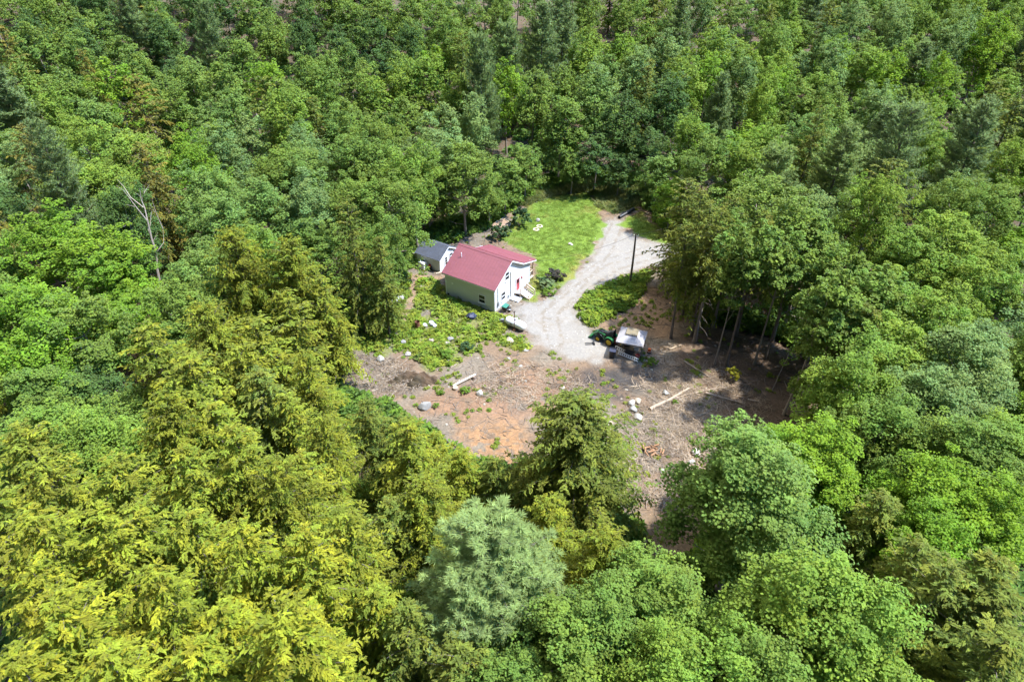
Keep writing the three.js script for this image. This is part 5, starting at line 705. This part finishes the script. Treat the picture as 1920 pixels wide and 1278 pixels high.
// ---------------------------------------------------------------- what nobody could count: weeds, grass, undergrowth, sticks, stones
function scatter(name, geo, material, places, kindName) {
  const m = new THREE.InstancedMesh(geo, material, places.length), q = new THREE.Object3D(), c = new THREE.Color();
  places.forEach(([x, d, s, sy, turn, tint, tilt = 0, up = 0], i) => { q.position.set(x, ground(x, d) + up, -d); q.rotation.set(tilt, turn, 0, 'YXZ'); q.scale.set(s, sy, s); q.updateMatrix(); m.setMatrixAt(i, q.matrix); c.setRGB(...(Array.isArray(tint) ? tint : [tint, tint, tint])); m.setColorAt(i, c); });
  m.name = name; m.castShadow = m.receiveShadow = true; m.userData.kind = 'stuff'; scene.add(m); return m;
}
const weedGeo = (seed, n, R, H, size, flat = 0.5) => { const rnd = mul32(seed), L = new Leaves(); for (let i = 0; i < n; i++) { const a = rnd() * 6.28, q = Math.sqrt(rnd()) * R, b = rnd() * 6.28, k = 0.75 + 0.5 * rnd(), s = size * (0.6 + 0.8 * rnd()); L.leaf(Math.cos(a) * q, H * (0.1 + 0.9 * rnd()) * (1 - 0.5 * q / R), Math.sin(a) * q, ...unit(Math.cos(b), 0.2 + rnd() * 0.7, Math.sin(b)), ...unit((rnd() - 0.5) * 1.2, 1, (rnd() - 0.5) * 1.2), s * 1.7, s * flat * 1.6, k, k, k); } return L.build(); };
const grassGeo = (seed, n, R, H) => { const rnd = mul32(seed), L = new Leaves(); for (let i = 0; i < n; i++) { const a = rnd() * 6.28, q = Math.sqrt(rnd()) * R, b = rnd() * 6.28, k = 0.75 + 0.5 * rnd(), l = 0.25 + 0.4 * rnd(); L.needle(Math.cos(a) * q, 0, Math.sin(a) * q, Math.cos(b) * H * l * 1.6, H * (0.5 + 0.5 * rnd()), Math.sin(b) * H * l * 1.6, 0.05, k, k, k); } return L.build(); };
const white = leafMat([1, 1, 1], 1, 0.35);
{
  const rnd = mul32(606), weeds = [], grass = [], tall = [], under = [], sticks = [], chips = [], stones = [];
  const hue = (a, b, t, k = 1) => a.map((v, i) => lerp(v, b[i], t) * k), G = [0.135, 0.225, 0.018], Y = [0.225, 0.25, 0.026], Dk = [0.07, 0.13, 0.022];
  const notHouse = (x, d) => { const w = (x - HB[0]) * HU[0] + (d - HB[1]) * HU[1], l = (x - HB[0]) * HN[0] + (d - HB[1]) * HN[1]; return !(w > -0.15 && w < 9.2 && l > -0.1 && l < 7.4) && !(w > 4 && w < 7.9 && l > 11.2 && l < 15.2) && !(w > 4.4 && w < 6.2 && l > -2.3 && l < 0); };
  for (let i = 0; i < 60000; i++) {
    const x = lerp(TX0 + 1, TX1 - 1, rnd()), d = lerp(TD0 + 1, TD1 - 1, rnd()), a = rnd(), b = rnd(), c = rnd(), t = rnd() * 6.28, w = wob(x, d), n = fbm(x * 0.5 + 40, d * 0.5, 3);
    if (!notHouse(x, d)) continue;
    const drive = zone('driveway', x, d) + w < 0.35, path = zone('path', x, d) < 0.15;
    if (!drive && !path && zone('weeds', x, d) + w < 0 && n > 0.24 + 0.24 * a) { weeds.push([x, d, 0.5 + 1.2 * b * b, 0.4 + 1.1 * c * c, t, hue(rnd() < 0.12 ? Dk : G, Y, rnd(), 0.8 + 0.5 * rnd())]); continue; }
    if (!drive && zone('island', x, d) + w * 0.5 < 0.1) { weeds.push([x, d, 0.9 + 0.9 * b, 0.9 + 1.0 * c, t, hue(G, rnd() < 0.3 ? Dk : Y, rnd() * 0.7, 0.85 + 0.35 * rnd())]); continue; }
    if (zone('tallGrass', x, d) + w * 0.7 < 0 && !drive) { tall.push([x, d, 1 + b, 0.8 + 0.9 * c, t, hue([0.14, 0.20, 0.03], [0.3, 0.27, 0.12], rnd() * 0.7)]); continue; }
    if (onLawn(x, d)) { grass.push([x, d, 0.9 + 0.7 * b, 0.7 + 0.6 * c, t, hue([0.12, 0.195, 0.014], [0.21, 0.21, 0.035], smooth(0.45, 0.7, fbm(x * 0.32 + 5, d * 0.32 + 70, 4)) * 0.85 + 0.15 * rnd(), 0.9)]); continue; }
    const inC = zone('clearing', x, d) + w;
    if (inC < 0.5 && !drive && n > 0.6 && a < 0.3) { weeds.push([x, d, 0.4 + 0.4 * b, 0.3 + 0.4 * c, t, hue(G, Y, rnd(), 0.9)]); continue; }
    if (inC > -1 && inC < 3 && a < 0.7 && zone('litter', x, d) > 1 && !drive) { under.push([x, d, 0.9 + 1.2 * b, 0.8 + 1.3 * c, t, hue(G, Dk, rnd())]); continue; }
    if (inC < 0.5 && !drive) { const k = a; if (k < 0.26) sticks.push([x, d, 0.6 + 1.1 * b, 0.5 + 1.5 * c, t, 0.35 + 0.6 * rnd(), 1.5708 + (rnd() - 0.5) * 0.22, 0.03]); else if (k < 0.5) chips.push([x, d, 0.5 + b, 0.6 + c, t, hue([0.3, 0.2, 0.12], [0.12, 0.085, 0.06], rnd()), (rnd() - 0.5) * 0.5, 0.015]); else if (k < 0.54) stones.push([x, d, 0.2 + 0.7 * b * b * b, 0.2 + 0.6 * b * b * b, t, hue([0.9, 0.85, 0.78], [0.5, 0.42, 0.33], rnd())]); }
    else if (drive && a < 0.12) stones.push([x, d, 0.15 + 0.3 * b, 0.15 + 0.3 * b, t, 0.9 + 0.5 * rnd()]);
  }
  for (let i = 0; i < 3600; i++) { const d = lerp(8, 175, Math.pow(rnd(), 0.75)), x = (rnd() * 2 - 1) * (30 + d * 0.75); if (x > TX0 && x < TX1 && d > TD0 && d < TD1 && zone('clearing', x, d) < 1.5) continue; if (x > TX0 && x < TX1 && d > TD0 && d < TD1 && zone('driveway', x, d) < 0.6) continue; under.push([x, d, 1.2 + 1.8 * rnd(), 1 + 2 * rnd(), rnd() * 6.28, hue([0.1, 0.18, 0.025], Dk, rnd())]); }
  const brush = [], heap = [[1290, 850, 9, 4.5], [1250, 900, 6, 3], [1340, 760, 8, 4], [1230, 800, 6, 3], [700, 700, 4, 2.2], [735, 715, 4, 2], [1300, 720, 8, 3], [990, 720, 9, 3], [670, 690, 3, 2]].map(([u, v, a, b]) => [...at(u, v), a, b]);
  for (let i = 0; i < 1000; i++) { const [hx, hd, a, b] = heap[i % heap.length], q = Math.sqrt(rnd()), t = rnd() * 6.28, x = hx + Math.cos(t) * q * a * 0.7, d = hd + Math.sin(t) * q * b; if (zone('driveway', x, d) < 0.8 || zone('clearing', x, d) > 0) continue; brush.push([x, d, 0.6 + 1.2 * rnd(), 0.6 + 1.9 * rnd() * rnd(), rnd() * 6.28, hue([0.36, 0.28, 0.19], [0.1, 0.075, 0.055], rnd()), (rnd() - 0.5) * 0.3, 0.03]); }
  const br = mul32(8), brushGeo = join(Array.from({ length: 16 }, () => { const a = br() * 6.28, x = (br() - 0.5) * 0.9, z = (br() - 0.5) * 0.9, l = 0.25 + 0.6 * br(), y = 0.02 + br() * 0.14; return limb([V(x, y, z), V(x + Math.cos(a) * l * 0.5, y + 0.05 * br(), z + Math.sin(a) * l * 0.5), V(x + Math.cos(a + 0.3) * l, y * 0.6, z + Math.sin(a + 0.3) * l)], [0.014, 0.011, 0.004], 3); }));
  scatter('brush_litter', brushGeo, mat([1, 1, 1], 0.95), brush);
  scatter('weed_patch', weedGeo(1, 46, 0.38, 0.5, 0.15), white, weeds);
  scatter('lawn_grass', grassGeo(2, 30, 0.26, 0.09), white, grass);
  scatter('tall_grass', grassGeo(3, 34, 0.3, 0.55), white, tall);
  scatter('undergrowth', weedGeo(4, 60, 0.6, 0.7, 0.2), white, under);
  scatter('stick_litter', limb([V(0, -0.5, 0), V(0.04, 0, 0.01), V(-0.02, 0.5, 0.02)], [0.022, 0.017, 0.006], 4), LOG.grey, sticks);
  scatter('wood_chips', new THREE.BoxGeometry(0.11, 0.02, 0.04), mat([1, 1, 1], 0.95), chips);
  scatter('loose_stones', rockGeo(5, 0.22, 0.7), ROCK.pale, stones);
}

renderer.render(scene, camera);
